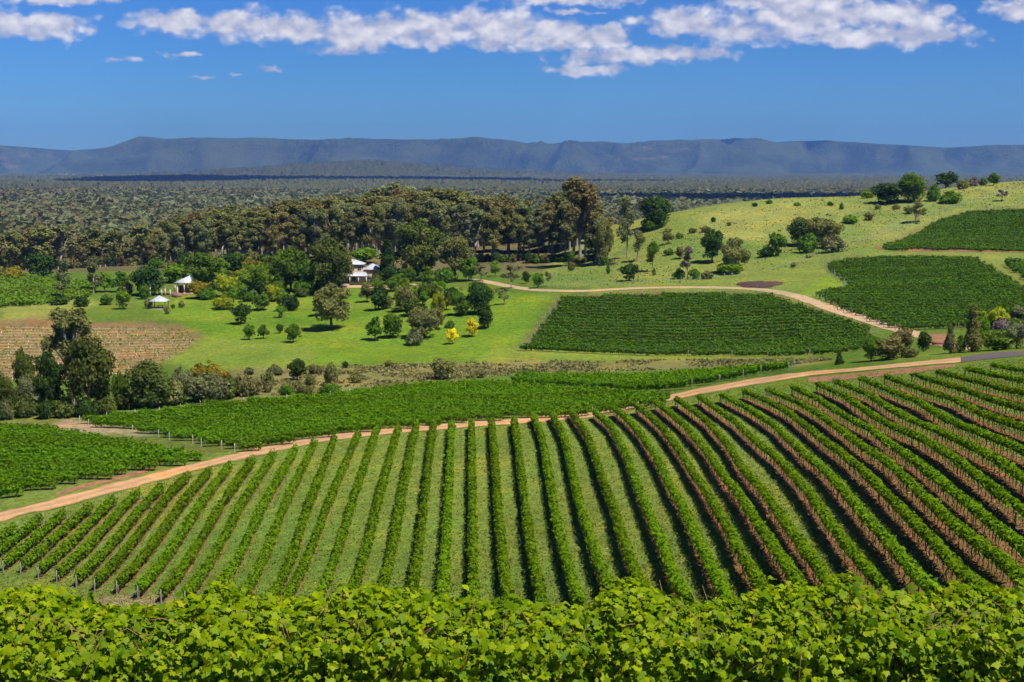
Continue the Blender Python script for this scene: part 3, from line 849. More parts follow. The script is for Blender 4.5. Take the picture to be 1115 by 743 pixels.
# --- the front field: rows read from the photograph, crown line of each
ROWS = [
    [(17, 571), (-12, 592)], [(45, 561), (-10, 604)], [(71, 555), (5, 611)], [(99, 549), (24, 613)], [(125, 541), (43, 618)], [(151, 534), (63, 622)],
    [(177, 527), (84, 627)], [(204, 516), (104, 631)], [(228, 511), (128, 634)], [(251, 504), (151, 639)], [(275, 499), (176, 643)], [(298, 492), (202, 645)],
    [(322, 486), (228, 650)], [(343, 479), (256, 655)], [(364, 476), (284, 662)], [(390, 471), (317, 640), (310, 660)], [(410, 467), (351, 640), (344, 664)],
    [(434, 464), (384, 640), (378, 666)], [(453, 462), (416, 640), (411, 668)], [(472, 461), (449, 640), (446, 668)], [(492, 460), (482, 640), (481, 668)],
    [(513.5, 459), (515.5, 640), (516, 668)], [(535, 457.5), (551.5, 640), (554, 668)], [(559.5, 456), (587, 640), (591, 668)],
    [(580.5, 451), (590, 475), (626, 640), (632, 668)], [(601, 449), (614, 475), (664.5, 640), (672, 668)],
    [(622, 447), (640, 475), (668, 550), (700, 640), (709, 668)],
    [(647, 447), (665, 463), (684, 500), (702, 547), (724, 598), (742, 640), (753, 668)],
    [(669, 444), (696, 470), (718, 503), (743, 550), (769, 605), (787, 640), (801, 668)],
    [(693, 441), (722, 466), (743, 495), (765, 528), (794, 576), (831, 640), (847, 668)],
    [(714, 437), (747, 464), (770, 491), (801, 532), (838, 587), (874, 640), (893, 668)],
    [(736, 433.5), (768, 456), (793, 484), (830, 532), (866, 583), (902, 632), (928, 668)],
    [(761, 431), (800, 458), (843, 495), (858, 510), (882, 537), (911, 578), (945, 620), (980, 664)],
    [(785, 429), (815, 444), (844, 463), (866, 484), (893, 506), (931, 548), (968, 589), (1000, 627), (1030, 664)],
    [(810, 425), (836, 436), (860, 449), (885, 469), (915, 491), (946, 518), (983, 555), (1020, 592), (1062, 633), (1092, 664)],
    [(836, 423.5), (871, 438), (894, 451), (920, 470), (958, 496), (996, 530), (1040, 570), (1094, 610), (1135, 645)],
    [(863, 420.5), (890, 433), (950, 467), (1020, 520), (1060, 551), (1115, 594), (1150, 622)],
    [(890, 417), (920, 430), (1000, 474), (1060, 514), (1115, 555), (1165, 592)],
    [(909, 414.5), (945, 428), (1020, 467), (1115, 520), (1175, 556)],
    [(937, 411.5), (1000, 436), (1115, 490), (1185, 524)],
    [(964, 409), (1040, 434), (1115, 465), (1190, 497)],
    [(994, 407), (1050, 423), (1115, 444), (1195, 471)],
    [(1021, 404), (1070, 416), (1115, 427), (1200, 449)],
    [(1052, 400.5), (1115, 413.5), (1200, 433)],
    [(1080, 397), (1115, 402.5), (1205, 420)]]
soilL, soilR = [], []
row_plans = []
for i, px in enumerate(ROWS):
    pts = np.array([hit(u, v, 1.35, dmin=72) for (u, v) in px if v < (663 if i < 15 else 646)])[:, :2]
    if i >= 15 and px[-1][1] > 650:                                       # runs on out of sight behind the foremost vines
        pts = np.concatenate([pts, [pts[-1] + unit(pts[-1] - pts[-2]) * 7]])
    p = resample(pts, 0.8)
    row_plans.append(p)
    rg = np.random.default_rng(100 + i)
    if i < 15:
        lab = 'leafy vine row with grey end post, %s from left in the front field' % ORD[i + 1]
    elif i < 27:
        lab = 'straight vine row over mown grass, %s from left in the front field' % ORD[i + 1]
    else:
        lab = 'vine row above red soil, %s from the top right of the front field' % ORD[len(ROWS) - i]
    right = sstep(22, 32, i)
    e = p[-1] + (p[-1] - p[-2]) * 0.6
    posts = [tuple(e)] if i < 15 else []
    posts.append(tuple(p[0] + (p[0] - p[1]) * 0.5))
    vine_row('vine_row', p, L['vine_near'], 74, 0.18, 0.48 - 0.06 * right, 0.60 + 0.36 * right, 1.80 - 0.18 * right, rg, lab, 'vine rows of the front field',
             gap=0.27, posts=posts, post_me=ME_post, trunks=1.2 if i > 18 else 2.6, amp=0.9 - 0.3 * right)
# the bare earth under each row is part of the ground: one sheet
Vs, Fs, k0 = [], [], 0
for i, p in enumerate(row_plans):
    q = resample(p, 0.7)
    tq = unit(np.gradient(q, axis=0)); nq = np.stack([-tq[:, 1], tq[:, 0]], -1)
    sd = i * 3.7
    wl = 0.28 + 0.22 * sstep(23, 36, i) + 0.45 * (fbm(q[:, 0] / 1.1, q[:, 1] / 1.1 + sd, 3, 31) - 0.5)
    wr = 0.20 + 0.55 * sstep(23, 36, i) + 0.45 * (fbm(q[:, 0] / 1.1, q[:, 1] / 1.1 + sd, 3, 37) - 0.5)
    wl, wr = np.maximum(wl, 0.02), np.maximum(wr, 0.02)
    cols = []
    for f in (-1, -0.33, 0.33, 1):
        off = np.where(f < 0, -f * wl, -f * wr)
        xy = q + nq * off[:, None]
        cols.append(np.concatenate([xy, (hm(xy[:, 0], xy[:, 1]) + 0.035)[:, None]], -1))
    Vv = np.stack(cols, 1)
    kk = np.arange(len(q) * 4).reshape(-1, 4)
    Vs.append(Vv.reshape(-1, 3)); Fs.append(np.stack([kk[:-1, 1:], kk[:-1, :-1], kk[1:, :-1], kk[1:, 1:]], -1).reshape(-1, 4) + k0)
    k0 += len(q) * 4
sp = sum(len(f) for f in Fs[:24])
allF = np.concatenate(Fs)
mi = np.zeros(len(allF)); mi[sp:] = 1
tag(link('soil', mesh_np('soil', np.concatenate(Vs), [allF], [M_soil2, M_soil], mi=mi)), 'bare red brown soil strips under the front vine rows', kind='structure')

# mown grass of the front field: short blades so that the sward has a nap
rg = np.random.default_rng(77)
NG = 75000
gu_, gv_ = rg.uniform(-0.40, 0.40, NG * 2), rg.uniform(np.log(85), np.log(232), NG * 2)
gx, gy = np.exp(gv_) * gu_, np.exp(gv_)
uu, vv = pix(gx, gy, hm(gx, gy))
front = inpoly(uu, vv, [(-60, 580), (0, 570), (110, 541), (240, 506), (324, 488), (447, 472), (576, 461), (660, 455), (775, 428), (900, 412), (1115, 392), (1180, 390), (1180, 690), (-60, 690)])
gx, gy = gx[front], gy[front]
n = len(gx)
V, Fq = cards(np.stack([gx, gy, hm(gx, gy) + 0.04], -1), rg.normal(0, 1, (n, 3)) * (1, 1, 0.25), rg.uniform(0.05, 0.16, n), rg)
M_grass = leaf_mat('grass_blades', (0.105, 0.175, 0.022), (0.22, 0.265, 0.052), 0.25, 0.02, 0)
tag(link('grass', mesh_np('grass', V, [Fq], [M_grass], tint=rg.random(n))), 'mown grass growing between the front vine rows', 'grass', kind='stuff')


LASTP = []


def block(poly_px, dpx, spacing, mat, per_m, size, hw, z0, z1, seed, labf, group, dmin=236, end=None, gap=0.16, step=2.0, name='vine_row', off=0.0, minlen=3.0, core=True):
    """fill a block of vineyard with rows; rows numbered from the front (nearest the camera)"""
    P2 = np.array([hit(u, v, 1.2, dmin=dmin)[:2] for (u, v) in poly_px])
    a, b = (hit(u, v, 1.2, dmin=dmin)[:2] for (u, v) in dpx)
    t = unit(b - a); nn = np.array([-t[1], t[0]])
    if nn[1] < 0: nn = -nn
    su, sv = P2 @ t, P2 @ nn
    rg = np.random.default_rng(seed)
    segs = []
    w = sv.min() + spacing * (0.5 + off)
    while w < sv.max():
        xs_ = []
        for i in range(len(su)):
            j = (i + 1) % len(su)
            if (sv[i] > w) != (sv[j] > w):
                xs_.append(su[i] + (w - sv[i]) / (sv[j] - sv[i]) * (su[j] - su[i]))
        xs_.sort()
        for k in range(0, len(xs_) - 1, 2):
            if xs_[k + 1] - xs_[k] > minlen:
                segs.append((w, xs_[k] + rg.uniform(-.8, .8), xs_[k + 1] + rg.uniform(-.8, .8)))
        w += spacing
    out = []
    for i, (w, s0, s1) in enumerate(segs):
        n = max(3, int((s1 - s0) / step))
        ss = np.linspace(s0, s1, n)
        p = ss[:, None] * t + w * nn
        posts = []
        if end:
            for e_, q in (('L', p[0] - t * 0.8), ('R', p[-1] + t * 0.8)):
                if e_ in end: posts.append(tuple(q))
        out.append(vine_row(name, p, mat, per_m, size, hw, z0, z1, rg, labf(i + 1, len(segs)), group, gap=gap, posts=posts, post_me=ME_postw if 'valley' in group else ME_post, core=core, amp=0.35))
        LASTP.append(p)
    return out


def lf(fmt):
    return lambda i, n: fmt % (ORD[i] if i <= 40 else 'a far',)


block([(568, 378), (612, 323), (660, 320.5), (760, 318), (838, 320), (872, 331), (945, 354), (950, 357), (932, 378), (910, 380.5), (750, 383), (650, 380.5)],
      ((600, 365), (900, 362)), 3.1, L['vine_far'], 36, 0.25, 0.44, 0.3, 1.5, 301, lf('dark green vine row, %s from the front of the block below the gravel track'),
      'vine rows below the gravel track', 250, 'L')
block([(884, 317.5), (928, 310), (898, 286), (930, 279), (1062, 280), (1115, 311), (1170, 345), (1170, 353), (1031, 353), (991, 355), (972, 353), (914, 332.5)],
      ((905, 325), (1090, 325)), 3.3, L['vine_far'], 36, 0.26, 0.46, 0.3, 1.5, 302, lf('dark vine row, %s from the front of the block right of the gravel track'),
      'vine rows right of the gravel track', 250, 'L')
block([(958, 268), (1011, 244), (1051, 230), (1115, 227), (1180, 227), (1180, 271), (1115, 271), (970, 270.5)], ((975, 262), (1110, 262)), 3.7, L['vine_far'], 30, 0.30, 0.48, 0.3,
      1.5, 303, lf('vine row, %s from the front of the upper right block under the hilltop'), 'vine rows under the hilltop', 280)
block([(1093, 284), (1180, 284), (1180, 335), (1117, 301)], ((1095, 290), (1170, 290)), 3.3, L['vine_far'], 24, 0.45, 0.72, 0.3, 1.9, 304,
      lf('short vine row past a grass lane at right edge, %s from the front'), 'vine rows at the right edge', 280)
block([(80, 456), (150, 448), (230, 437), (355, 428), (456, 417), (548, 414.5), (610, 420), (680, 424), (735, 428), (722, 434), (650, 444), (576, 449), (500, 454.5),
       (434, 461), (369, 467), (321, 475), (264, 486), (248, 481), (164, 466)], ((250, 450), (650, 436)), 3.0, L['vine_mid'], 62, 0.20, 0.54, 0.3, 1.6, 305,
      lf('bright vine row, %s from the front of the valley block beyond the dirt track'), 'vine rows of the valley block', 205, 'L')
block([(552, 411.5), (570, 405), (760, 403), (868, 401), (900, 400), (820, 409), (760, 420), (742, 424), (690, 421), (620, 416.5)], ((580, 409), (850, 404)), 3.0, L['vine_mid'], 60, 0.20,
      0.54, 0.3, 1.6, 306, lf('vine row, %s from the front of the narrow block under the dry gully'), 'vine rows under the dry gully', 238, 'R')
block([(-80, 461), (50, 463), (150, 479), (222, 495), (246, 494), (176, 502), (118, 514), (30, 530), (0, 537), (-80, 553)], ((0, 490), (200, 490)), 3.0, L['vine_mid'], 62, 0.20, 0.54, 0.3,
      1.6, 307, lf('vine row, %s from the front of the left valley block by the creek'), 'vine rows of the left valley block', 180)
block([(-60, 303), (60, 302), (108, 309), (96, 320), (40, 329), (0, 331), (-60, 332)], ((0, 318), (100, 318)), 3.4, L['vine_young'], 18, 0.48, 0.75, 0.2, 1.8, 308,
      lf('pale vine row, %s from the front of the far left block before the forest'), 'pale vine rows before the forest', 360)


def young(poly_px, dpx, spacing, seed, dmin=300):
    rs = block(poly_px, dpx, spacing, L['vine_young'], 4.2, 0.24, 0.35, 0.1, 0.8, seed,
               lf('thin young vine row on bare brown soil, %s from the front'), 'young vine rows', dmin, None, 0.42, name='young_vine_row', core=False)
    return rs


M_furrow = ground_mat('pale_furrow', (0.33, 0.265, 0.13), 1.0, 0.6)
LASTP.clear()
for r in young([(-60, 356), (40, 350), (105, 353), (150, 351.5), (196, 355.5), (216, 366), (178, 390), (156, 400), (60, 408), (-60, 410)], ((20, 375), (170, 375)), 4.6, 309):
    # white planting guards along each young row
    r0 = r
    me0 = r0.data
    co = np.zeros(len(me0.vertices) * 3, np.float32); me0.vertices.foreach_get('co', co); co = co.reshape(-1, 3)
    x_min, x_max = co[:, 0].min(), co[:, 0].max()
    ymid = np.polyfit(co[:, 0], co[:, 1], 1)
    gmb = MB()
    for x in np.arange(x_min, x_max, 5.0):
        x = x + random.Random(int(x * 10)).uniform(-.5, .5); y = np.polyval(ymid, x)
        z = float(hm(x + r0.location.x, y + r0.location.y)) - r0.location.z
        gmb.tube([(x, y, z - 0.1), (x, y, z + 0.5)], [0.055, 0.05], 5)
    root = link('young_vine_row', None, None, r0.location)
    for kx in ('label', 'category', 'group'):
        root[kx] = r0[kx]; del r0[kx]
    r0.name = 'shoots'; r0['kind'] = 'stuff'; r0.parent = root; r0.location = (0, 0, 0)
    root.name = 'young_vine_row'
    tag(gmb.build('planting_guards', M_postw, root), kind='stuff')

fs, k0, fv = [], 0, []
for p in LASTP:
    q = resample(p, 1.5); tq = unit(np.gradient(q, axis=0)); nq = np.stack([-tq[:, 1], tq[:, 0]], -1)
    w = 0.75 + 0.5 * (fbm(q[:, 0] / 2, q[:, 1] / 2, 3, 41) - 0.5)
    for f in (-1, 1):
        xy = q + nq * (f * w)[:, None]
        fv.append(np.concatenate([xy, (hm(xy[:, 0], xy[:, 1]) + 0.05)[:, None]], -1))
    a = k0 + np.arange(len(q)); b = a + len(q); k0 += 2 * len(q)
    fs.append(np.stack([a[:-1], a[1:], b[1:], b[:-1]], -1))
tag(link('furrows', mesh_np('furrows', np.concatenate(fv), [np.concatenate(fs)], [M_furrow])), 'pale grassy furrow strips of the new planting', kind='structure')

# --- foreground row: real lobed leaves
LT = np.array([(0, 0), (.30, -.13), (.52, .10), (.37, .27), (.55, .50), (.27, .56), (0, .95), (-.30, -.13), (-.52, .10), (-.37, .27), (-.55, .50), (-.27, .56), (0, .45)])
LQ = np.array([(0, 1, 2, 3), (0, 3, 4, 12), (12, 4, 5, 6), (0, 9, 8, 7), (0, 12, 10, 9), (12, 6, 11, 10)])


def vine_leaves(P_, N_, S_, rg):
    n = len(P_)
    N_ = unit(N_)
    down = np.tile((0, 0, -1.0), (n, 1)) + rg.normal(0, 0.6, (n, 3))
    T = unit(down - N_ * np.sum(down * N_, -1, keepdims=True))
    X = np.cross(T, N_)
    fold = rg.uniform(0.05, 0.5, n); curl = rg.uniform(-0.1, 0.45, n)
    wx = rg.uniform(0.85, 1.15, n)
    V = np.zeros((n, 13, 3))
    for k, (a, b) in enumerate(LT):
        hgt = -fold * abs(a) * 0.8 - curl * (b * b) + 0.06 * rg.normal(size=n)
        V[:, k] = P_ + S_[:, None] * ((a * wx)[:, None] * X + b * T + hgt[:, None] * N_)
    F_ = (np.arange(n)[:, None, None] * 13 + LQ[None]).reshape(-1, 4)
    return V.reshape(-1, 3), F_


M_cane = plain_mat('green_brown_cane', (0.26, 0.19, 0.07), 0.7, 0.3, 8.0, col2=(0.30, 0.13, 0.07))


def front_row(Y0, x0, x1, n, top_v, label, seed, lsz, hy, hz, dens_z):
    rg = np.random.default_rng(seed)
    xs_ = np.linspace(x0, x1, 400)
    gz = hm(xs_, xs_ * 0 + Y0)
    kx, kz = ray(CU + xs_ / Y0 * F0, np.interp(CU + xs_ / Y0 * F0, [q[0] for q in top_v], [q[1] for q in top_v]))
    ztop = kz * (Y0 - 0.1) + 0.22 * (fbm(xs_ / 0.8, xs_ * 0 + seed, 3, 71) - 0.5)
    for xa, ha, wa in ((-3.35, 0.16, 0.09), (3.85, 0.16, 0.2), (-1.6, 0.08, 0.15), (1.5, 0.09, 0.12), (5.2, 0.08, 0.2)):
        ztop = ztop + ha * np.exp(-((xs_ - xa) / wa) ** 2)
    root = link('grapevine_row', None, None, (0, Y0, float(hm(0.0, Y0))))
    zb = root.location.z
    x = rg.uniform(x0, x1, n)
    zt = np.interp(x, xs_, ztop)
    bul = fbm(x / 0.55, rg.uniform(-1, 1, n) * 0.3 + seed, 3, 8)
    ph = rg.uniform(-0.30 * PI, 1.22 * PI, n)            # 0 = away, PI/2 = up, PI = towards the camera
    k = np.where(rg.random(n) < 0.72, rg.uniform(0.86, 1.06, n), rg.uniform(0.35, 0.9, n)) * (0.66 + 0.62 * bul)
    y = np.cos(ph) * hy * k
    z = zt - hz + np.sin(ph) * hz * k
    hang = (ph > 0.8 * PI)
    z = z - hang * rg.uniform(0, 0.55, n)
    sh = rg.random(n) < 0.02
    z = z + sh * rg.uniform(0.0, 0.16, n)
    fc = rg.random(n) < 0.24                             # the hanging face towards the camera
    y = np.where(fc, rg.uniform(-1.05, -0.55, n) * hy * (0.9 + 0.35 * bul), y)
    z = np.where(fc, zt - rg.uniform(0.35, 1.75, n) * hz, z)
    ph = np.where(fc, 0.85 * PI, ph)
    P_ = np.stack([x, y, z - zb], -1)
    N_ = np.stack([0.25 + 0 * x, np.cos(ph) * 0.9 - 0.1, np.maximum(np.sin(ph), 0) * 0.9 + 0.45], -1) + rg.normal(0, 0.65, (n, 3))
    V, F_ = vine_leaves(P_, N_, lsz * np.where(rg.random(n) < 0.25, rg.uniform(0.35, 0.7, n), rg.uniform(0.7, 1.4, n)), rg)
    tint = np.repeat(np.clip(rg.beta(1.6, 1.9, n) + 0.35 * (bul - 0.5), 0, 1), 6)
    old = np.repeat((rg.random(n) < 0.02).astype(int), 6)
    link('foliage', mesh_np('foliage', V, [F_], [L['vine_front'], L['vine_old']], tint=tint, mi=old), root)
    # shaded inner wood of the row: canes
    cb = MB()
    for i in range(int((x1 - x0) * 14)):
        xa = rg.uniform(x0, x1); zt_ = np.interp(xa, xs_, ztop) - zb
        p0 = np.array([xa, rg.normal(0, 0.12), zt_ - 2 * hz + rg.uniform(-.1, .2)])
        p1 = p0 + (rg.normal(0, 0.15), rg.normal(-0.15, 0.25), hz * rg.uniform(.8, 1.1))
        p2 = p1 + (rg.normal(0, 0.22), rg.normal(-0.15, 0.3), hz * rg.uniform(.4, .95))
        cb.tube([p0, p1, p2], [0.008, 0.006, 0.003], 4)
    for i in range(int((x1 - x0) * 16)):                        # young shoots arching out of the leaf wall
        xa = rg.uniform(x0, x1); zt_ = np.interp(xa, xs_, ztop) - zb
        p0 = np.array([xa, -hy * rg.uniform(0.3, 0.8), zt_ - hz * rg.uniform(0.0, 1.3)])
        p1 = p0 + (rg.normal(0, 0.10), -rg.uniform(0.05, 0.22), rg.uniform(0.05, 0.25))
        p2 = p1 + (rg.normal(0, 0.14), -rg.uniform(0.0, 0.12), rg.uniform(-0.25, 0.18))
        cb.tube([p0, p1, p2], [0.006, 0.005, 0.002], 4)
    cb.build('canes', M_cane, root)
    for xa in np.arange(x0 + 0.4, x1, 1.5):
        z0 = float(hm(xa, Y0)) - zb; zt_ = float(np.interp(xa, xs_, ztop)) - zb
        jx = rg.normal(0, 0.05)
        MB().tube([(xa, 0, z0 - 0.1), (xa + jx, 0.03, z0 + 0.45), (xa - jx, 0, zt_ - 2 * hz + 0.25)], [0.05, 0.04, 0.035], 7).build('trunk', M_vinewood, root)
    for xa in np.arange(x0 + 1.1, x1, 6.0):
        z0 = float(hm(xa, Y0)) - zb; zt_ = float(np.interp(xa, xs_, ztop)) - zb
        link('post', MB().tube([(xa, 0, z0 - 0.2), (xa, 0, zt_ - 0.22)], [0.06, 0.055], 8).mesh('post', [M_post]), root)
    for f in (0.45, 1.2):
        q = np.linspace(x0, x1, 30)
        MB().tube(np.stack([q, q * 0 + 0.03, np.interp(q, xs_, ztop) - zb - f * hz], -1), 0.003, 4).build('wire', M_wire, root)
    tag(root, label, 'vine row', 'vine rows nearest the camera')
    return root


TOPV = [(-300, 668), (0, 664), (60, 660), (130, 666), (200, 664), (228, 652), (250, 664), (300, 664), (360, 655), (430, 652), (500, 662), (560, 658), (640, 660), (690, 650), (760, 658),
        (830, 652), (900, 644), (935, 638), (980, 646), (1040, 648), (1115, 654), (1400, 660)]
front_row(15.7, -9.4, 9.4, 64000, TOPV, 'sunlit yellow green grapevine row along the bottom of the picture', 501, 0.090, 0.74, 0.66, 0)
TOPV2 = [(-300, 640), (0, 650), (60, 656), (120, 668), (200, 672), (1400, 668)]
front_row(19.4, -10.5, 10.5, 14000, TOPV2, 'shadier grapevine row just behind the foremost one, showing at bottom left', 502, 0.095, 0.6, 0.55, 0)

# ------------------------------------------------------------------ trees
def crown(blobs, n, size, seed, up=0.35, flat=0.55, loose=False):
    rg = np.random.default_rng(seed)
    B = np.array(blobs, float)
    w = B[:, 3] * B[:, 4] + B[:, 3] * B[:, 5]; w /= w.sum()
    k = rg.choice(len(B), n, p=w)
    d = unit(rg.normal(size=(n, 3)) + (0, 0, 0.25))
    r = rg.uniform(0.35, 1.22, n) if loose else np.where(rg.random(n) < 0.72, rg.uniform(0.80, 1.12, n), rg.uniform(0.3, 0.85, n))
    P_ = B[k, :3] + d * B[k, 3:6] * r[:, None]
    N_ = d * (1, 1, 1) + (0, 0, up) + rg.normal(0, flat, (n, 3))
    V, F_ = cards(P_, N_, size * rg.uniform(0.55, 1.4, n), rg)
    tint = np.clip(rg.random(n) * 0.75 + rg.normal(0, 0.16, len(B))[k] + 0.12, 0, 1)
    return V, F_, tint


def limbs(targets, base_h, r0, seed, fork=0.45, k=6, lean=0.0):
    """tapered trunk to base_h, then bent limbs to the targets"""
    rg = np.random.default_rng(seed)
    mb = MB()
    top = np.array([rg.normal(0, lean), rg.normal(0, lean), base_h])
    mid = np.array([rg.normal(0, r0 * 0.5), rg.normal(0, r0 * 0.5), base_h * 0.5])
    mb.tube([(0, 0, -0.4), (0, 0, base_h * 0.06), mid, top], [r0 * 1.35, r0, r0 * 0.82, r0 * 0.7], k + 2)
    for t in targets:
        t = np.array(t, float)
        b = top * rg.uniform(0.82, 1.0)
        m1 = b + (t - b) * 0.45 + (0, 0, np.linalg.norm(t - b) * 0.10) + rg.normal(0, 0.1, 3)
        mb.tube([b, m1, t], [r0 * fork, r0 * fork * 0.62, r0 * 0.12], k - 1)
    return mb


def make_proto(kind, seed, n, size):
    """returns (trunk mesh, crown mesh, nominal width, nominal height)"""
    rg = np.random.default_rng(seed)
    blobs, tg = [], []
    if kind == 'round':
        W, Hh = 9.0, 10.0
        for i in range(17):
            d = unit(rg.normal(size=3) + (0, 0, 0.25)); q = d * (2.8, 2.8, 3.1) * rg.uniform(0.55, 1.08) + (0, 0, 4.9)
            r = rg.uniform(1.15, 1.9)
            blobs.append((*q, r, r, r * 0.82)); tg.append(q)
        blobs.append((0, 0, 5.5, 2.2, 2.2, 2.2))
        for i in range(9):
            d = unit(rg.normal(size=3) + (0, 0, 0.1)); q = d * (3.9, 3.9, 4.0) * rg.uniform(0.92, 1.12) + (0, 0, 4.9)
            if q[2] < 1.2: q[2] = 1.2
            r = rg.uniform(0.5, 0.9); blobs.append((*q, r, r, r * 0.8))
        tr = limbs(tg[:7], 1.7, 0.28, seed)
    elif kind == 'big':
        W, Hh = 13.0, 12.0
        for i in range(30):
            d = unit(rg.normal(size=3) + (0, 0, 0.3)); q = d * (4.6, 4.6, 3.9) * rg.uniform(0.55, 1.05) + (0, 0, 6.3)
            r = rg.uniform(1.1, 2.0)
            blobs.append((*q, r, r, r * 0.8)); tg.append(q)
        blobs.append((0, 0, 6.0, 2.6, 2.6, 2.4))
        tr = limbs(tg[:12], 2.6, 0.42, seed)
    elif kind == 'dense':
        W, Hh = 9.0, 10.0
        for i in range(20):
            d = unit(rg.normal(size=3) + (0, 0, 0.1)); q = d * (2.9, 2.9, 3.0) * rg.uniform(0.6, 1.0) + (0, 0, 5.0)
            r = rg.uniform(1.2, 1.8)
            blobs.append((*q, r, r, r)); tg.append(q)
        blobs.append((0, 0, 5.0, 3.0, 3.0, 3.4)); blobs.append((0, 0, 2.4, 2.8, 2.8, 1.9))
        tr = limbs(tg[:6], 2.0, 0.34, seed)
    elif kind == 'gum':
        W, Hh = 12.0, 27.0
        nb = rg.integers(24, 31)
        for i in range(nb):
            th = rg.uniform(0, 2 * PI); h = rg.uniform(0.34, 0.93); rad = rg.uniform(0.5, 4.6) * math.sqrt(max(0.1, 1 - abs(h - 0.62) * 1.7))
            q = np.array([rad * math.cos(th), rad * math.sin(th), h * Hh])
            r = rg.uniform(0.9, 1.9)
            blobs.append((*q, r, r, r * 1.15)); tg.append(q)
        blobs.append((rg.normal(0, 1), rg.normal(0, 1), 24.8, 2.0, 2.0, 1.9))
        tr = limbs(tg, Hh * 0.36, 0.42, seed, 0.62, 6, 0.5)
    elif kind == 'slim':
        W, Hh = 5.0, 14.0
        for i in range(13):
            th = rg.uniform(0, 2 * PI); h = rg.uniform(0.25, 0.93); rad = rg.uniform(0.2, 1.5) * (1.15 - abs(h - 0.5))
            r = rg.uniform(0.7, 1.25)
            q = np.array([rad * math.cos(th), rad * math.sin(th), h * Hh]); blobs.append((*q, r, r, r * 1.1)); tg.append(q)
        tr = limbs(tg[:9], Hh * 0.45, 0.17, seed, 0.4)
    elif kind == 'cone':
        W, Hh = 5.0, 12.0
        for i in range(26):
            h = rg.uniform(0.1, 0.93); th = rg.uniform(0, 2 * PI); rad = 2.0 * (1 - h) * rg.uniform(0.4, 1.0) + 0.1
            r = 0.45 + 0.8 * (1 - h)
            q = np.array([rad * math.cos(th), rad * math.sin(th), h * Hh]); blobs.append((*q, r, r, r * 1.3)); tg.append(q)
        blobs.append((0, 0, Hh * 0.35, 1.4, 1.4, 3.4)); blobs.append((0, 0, Hh * 0.7, 0.8, 0.8, 2.6))
        tr = limbs([(0, 0, Hh * 0.95)], Hh * 0.3, 0.2, seed, 0.7)
    elif kind == 'bush':
        W, Hh = 5.0, 3.6
        for i in range(13):
            th = rg.uniform(0, 2 * PI); rad = rg.uniform(0.1, 1.6); h = rg.uniform(0.25, 0.68) * (1 - 0.2 * rad)
            r = rg.uniform(0.65, 1.1)
            q = np.array([rad * math.cos(th), rad * math.sin(th), h * Hh]); blobs.append((*q, r, r, r * 0.85)); tg.append(q)
        blobs.append((0, 0, 1.1, 1.7, 1.7, 1.2))
        tr = limbs(tg[:7], 0.5, 0.10, seed, 0.6)
    elif kind == 'sparse':
        W, Hh = 8.0, 10.0
        for i in range(11):
            th = rg.uniform(0, 2 * PI); rad = rg.uniform(0.8, 3.2); h = rg.uniform(0.4, 0.92)
            r = rg.uniform(0.8, 1.3)
            q = np.array([rad * math.cos(th), rad * math.sin(th), h * Hh]); blobs.append((*q, r, r, r * 0.7)); tg.append(q)
        tr = limbs(tg, Hh * 0.28, 0.22, seed, 0.5)
    V, F_, t = crown(blobs, n, size, seed + 1, loose=kind in ('gum', 'slim', 'sparse'))
    bark = M_gumbark if kind in ('gum', 'slim', 'sparse') else M_bark
    w_act = (V[:, 0].max() - V[:, 0].min() + V[:, 1].max() - V[:, 1].min()) / 2
    return tr.mesh('trunk', [bark], True), mesh_np('crown', V, [F_], [L['mid']], tint=t), w_act, V[:, 2].max()


PROTO = {}


def proto(kind, lod, var):
    key = (kind, lod, var)
    if key not in PROTO:
        n, s = {'hi': (6500, 1.0), 'mid': (2200, 1.6), 'lo': (700, 2.6)}[lod]
        base = {'big': 0.27, 'round': 0.25, 'dense': 0.25, 'gum': 0.36, 'slim': 0.22, 'cone': 0.20, 'bush': 0.13, 'sparse': 0.20}[kind]
        if kind in ('gum',): n = int(n * 1.5)
        if kind in ('slim', 'sparse'): n = int(n * 0.55)
        PROTO[key] = make_proto(kind, hash(kind) % 1 + sum(map(ord, kind)) * 7 + var * 131, n, base * s)
    return PROTO[key]


NAMES = {'big': 'spreading_tree', 'round': 'broadleaf_tree', 'dense': 'dense_tree', 'gum': 'eucalyptus_tree', 'slim': 'slender_tree', 'cone': 'conifer', 'bush': 'shrub', 'sparse': 'open_tree'}
CATS = {'bush': 'shrub'}
trg = np.random.default_rng(5)


def plant(kind, loc, w, h, mat, label, group=None, lod=None, var=None, name=None):
    d = loc[1]
    hp = h / d * F0
    lod = lod or ('hi' if hp > 30 else 'mid' if hp > 11 else 'lo')
    var = int(trg.integers(0, 4)) if var is None else var
    tr, cr, w0, h0 = proto(kind, lod, var)
    root = link(name or NAMES[kind], None, None, (float(loc[0]), float(loc[1]), float(loc[2]) - 0.05))
    root.scale = (w / w0, w / w0, h / h0)
    root.rotation_euler = (0, 0, float(trg.uniform(0, 6.28)))
    link('stem' if kind == 'bush' else 'trunk', tr, root)
    c = link('foliage' if kind == 'bush' else 'crown', cr, root)
    c.material_slots[0].link = 'OBJECT'
    c.material_slots[0].material = L[mat]
    tag(root, label, CATS.get(kind, 'tree'), group)
    return root


def T(u0, u1, vt, vb, kind, mat, label, group=None, dmin=236, h=None, dd=0.0, lod=None):
    p = hit((u0 + u1) / 2, vb, 0, dmin=dmin)
    if dd:
        p[1] += dd; p[0] *= p[1] / (p[1] - dd); p[2] = float(hm(p[0], p[1]))
    k = p[1] / F0
    _, kz = ray(u0, vt)
    hh = h or max(0.6, kz * p[1] - p[2])
    return plant(kind, p, max(0.5, (u1 - u0) * k), hh, mat, label, group, lod)


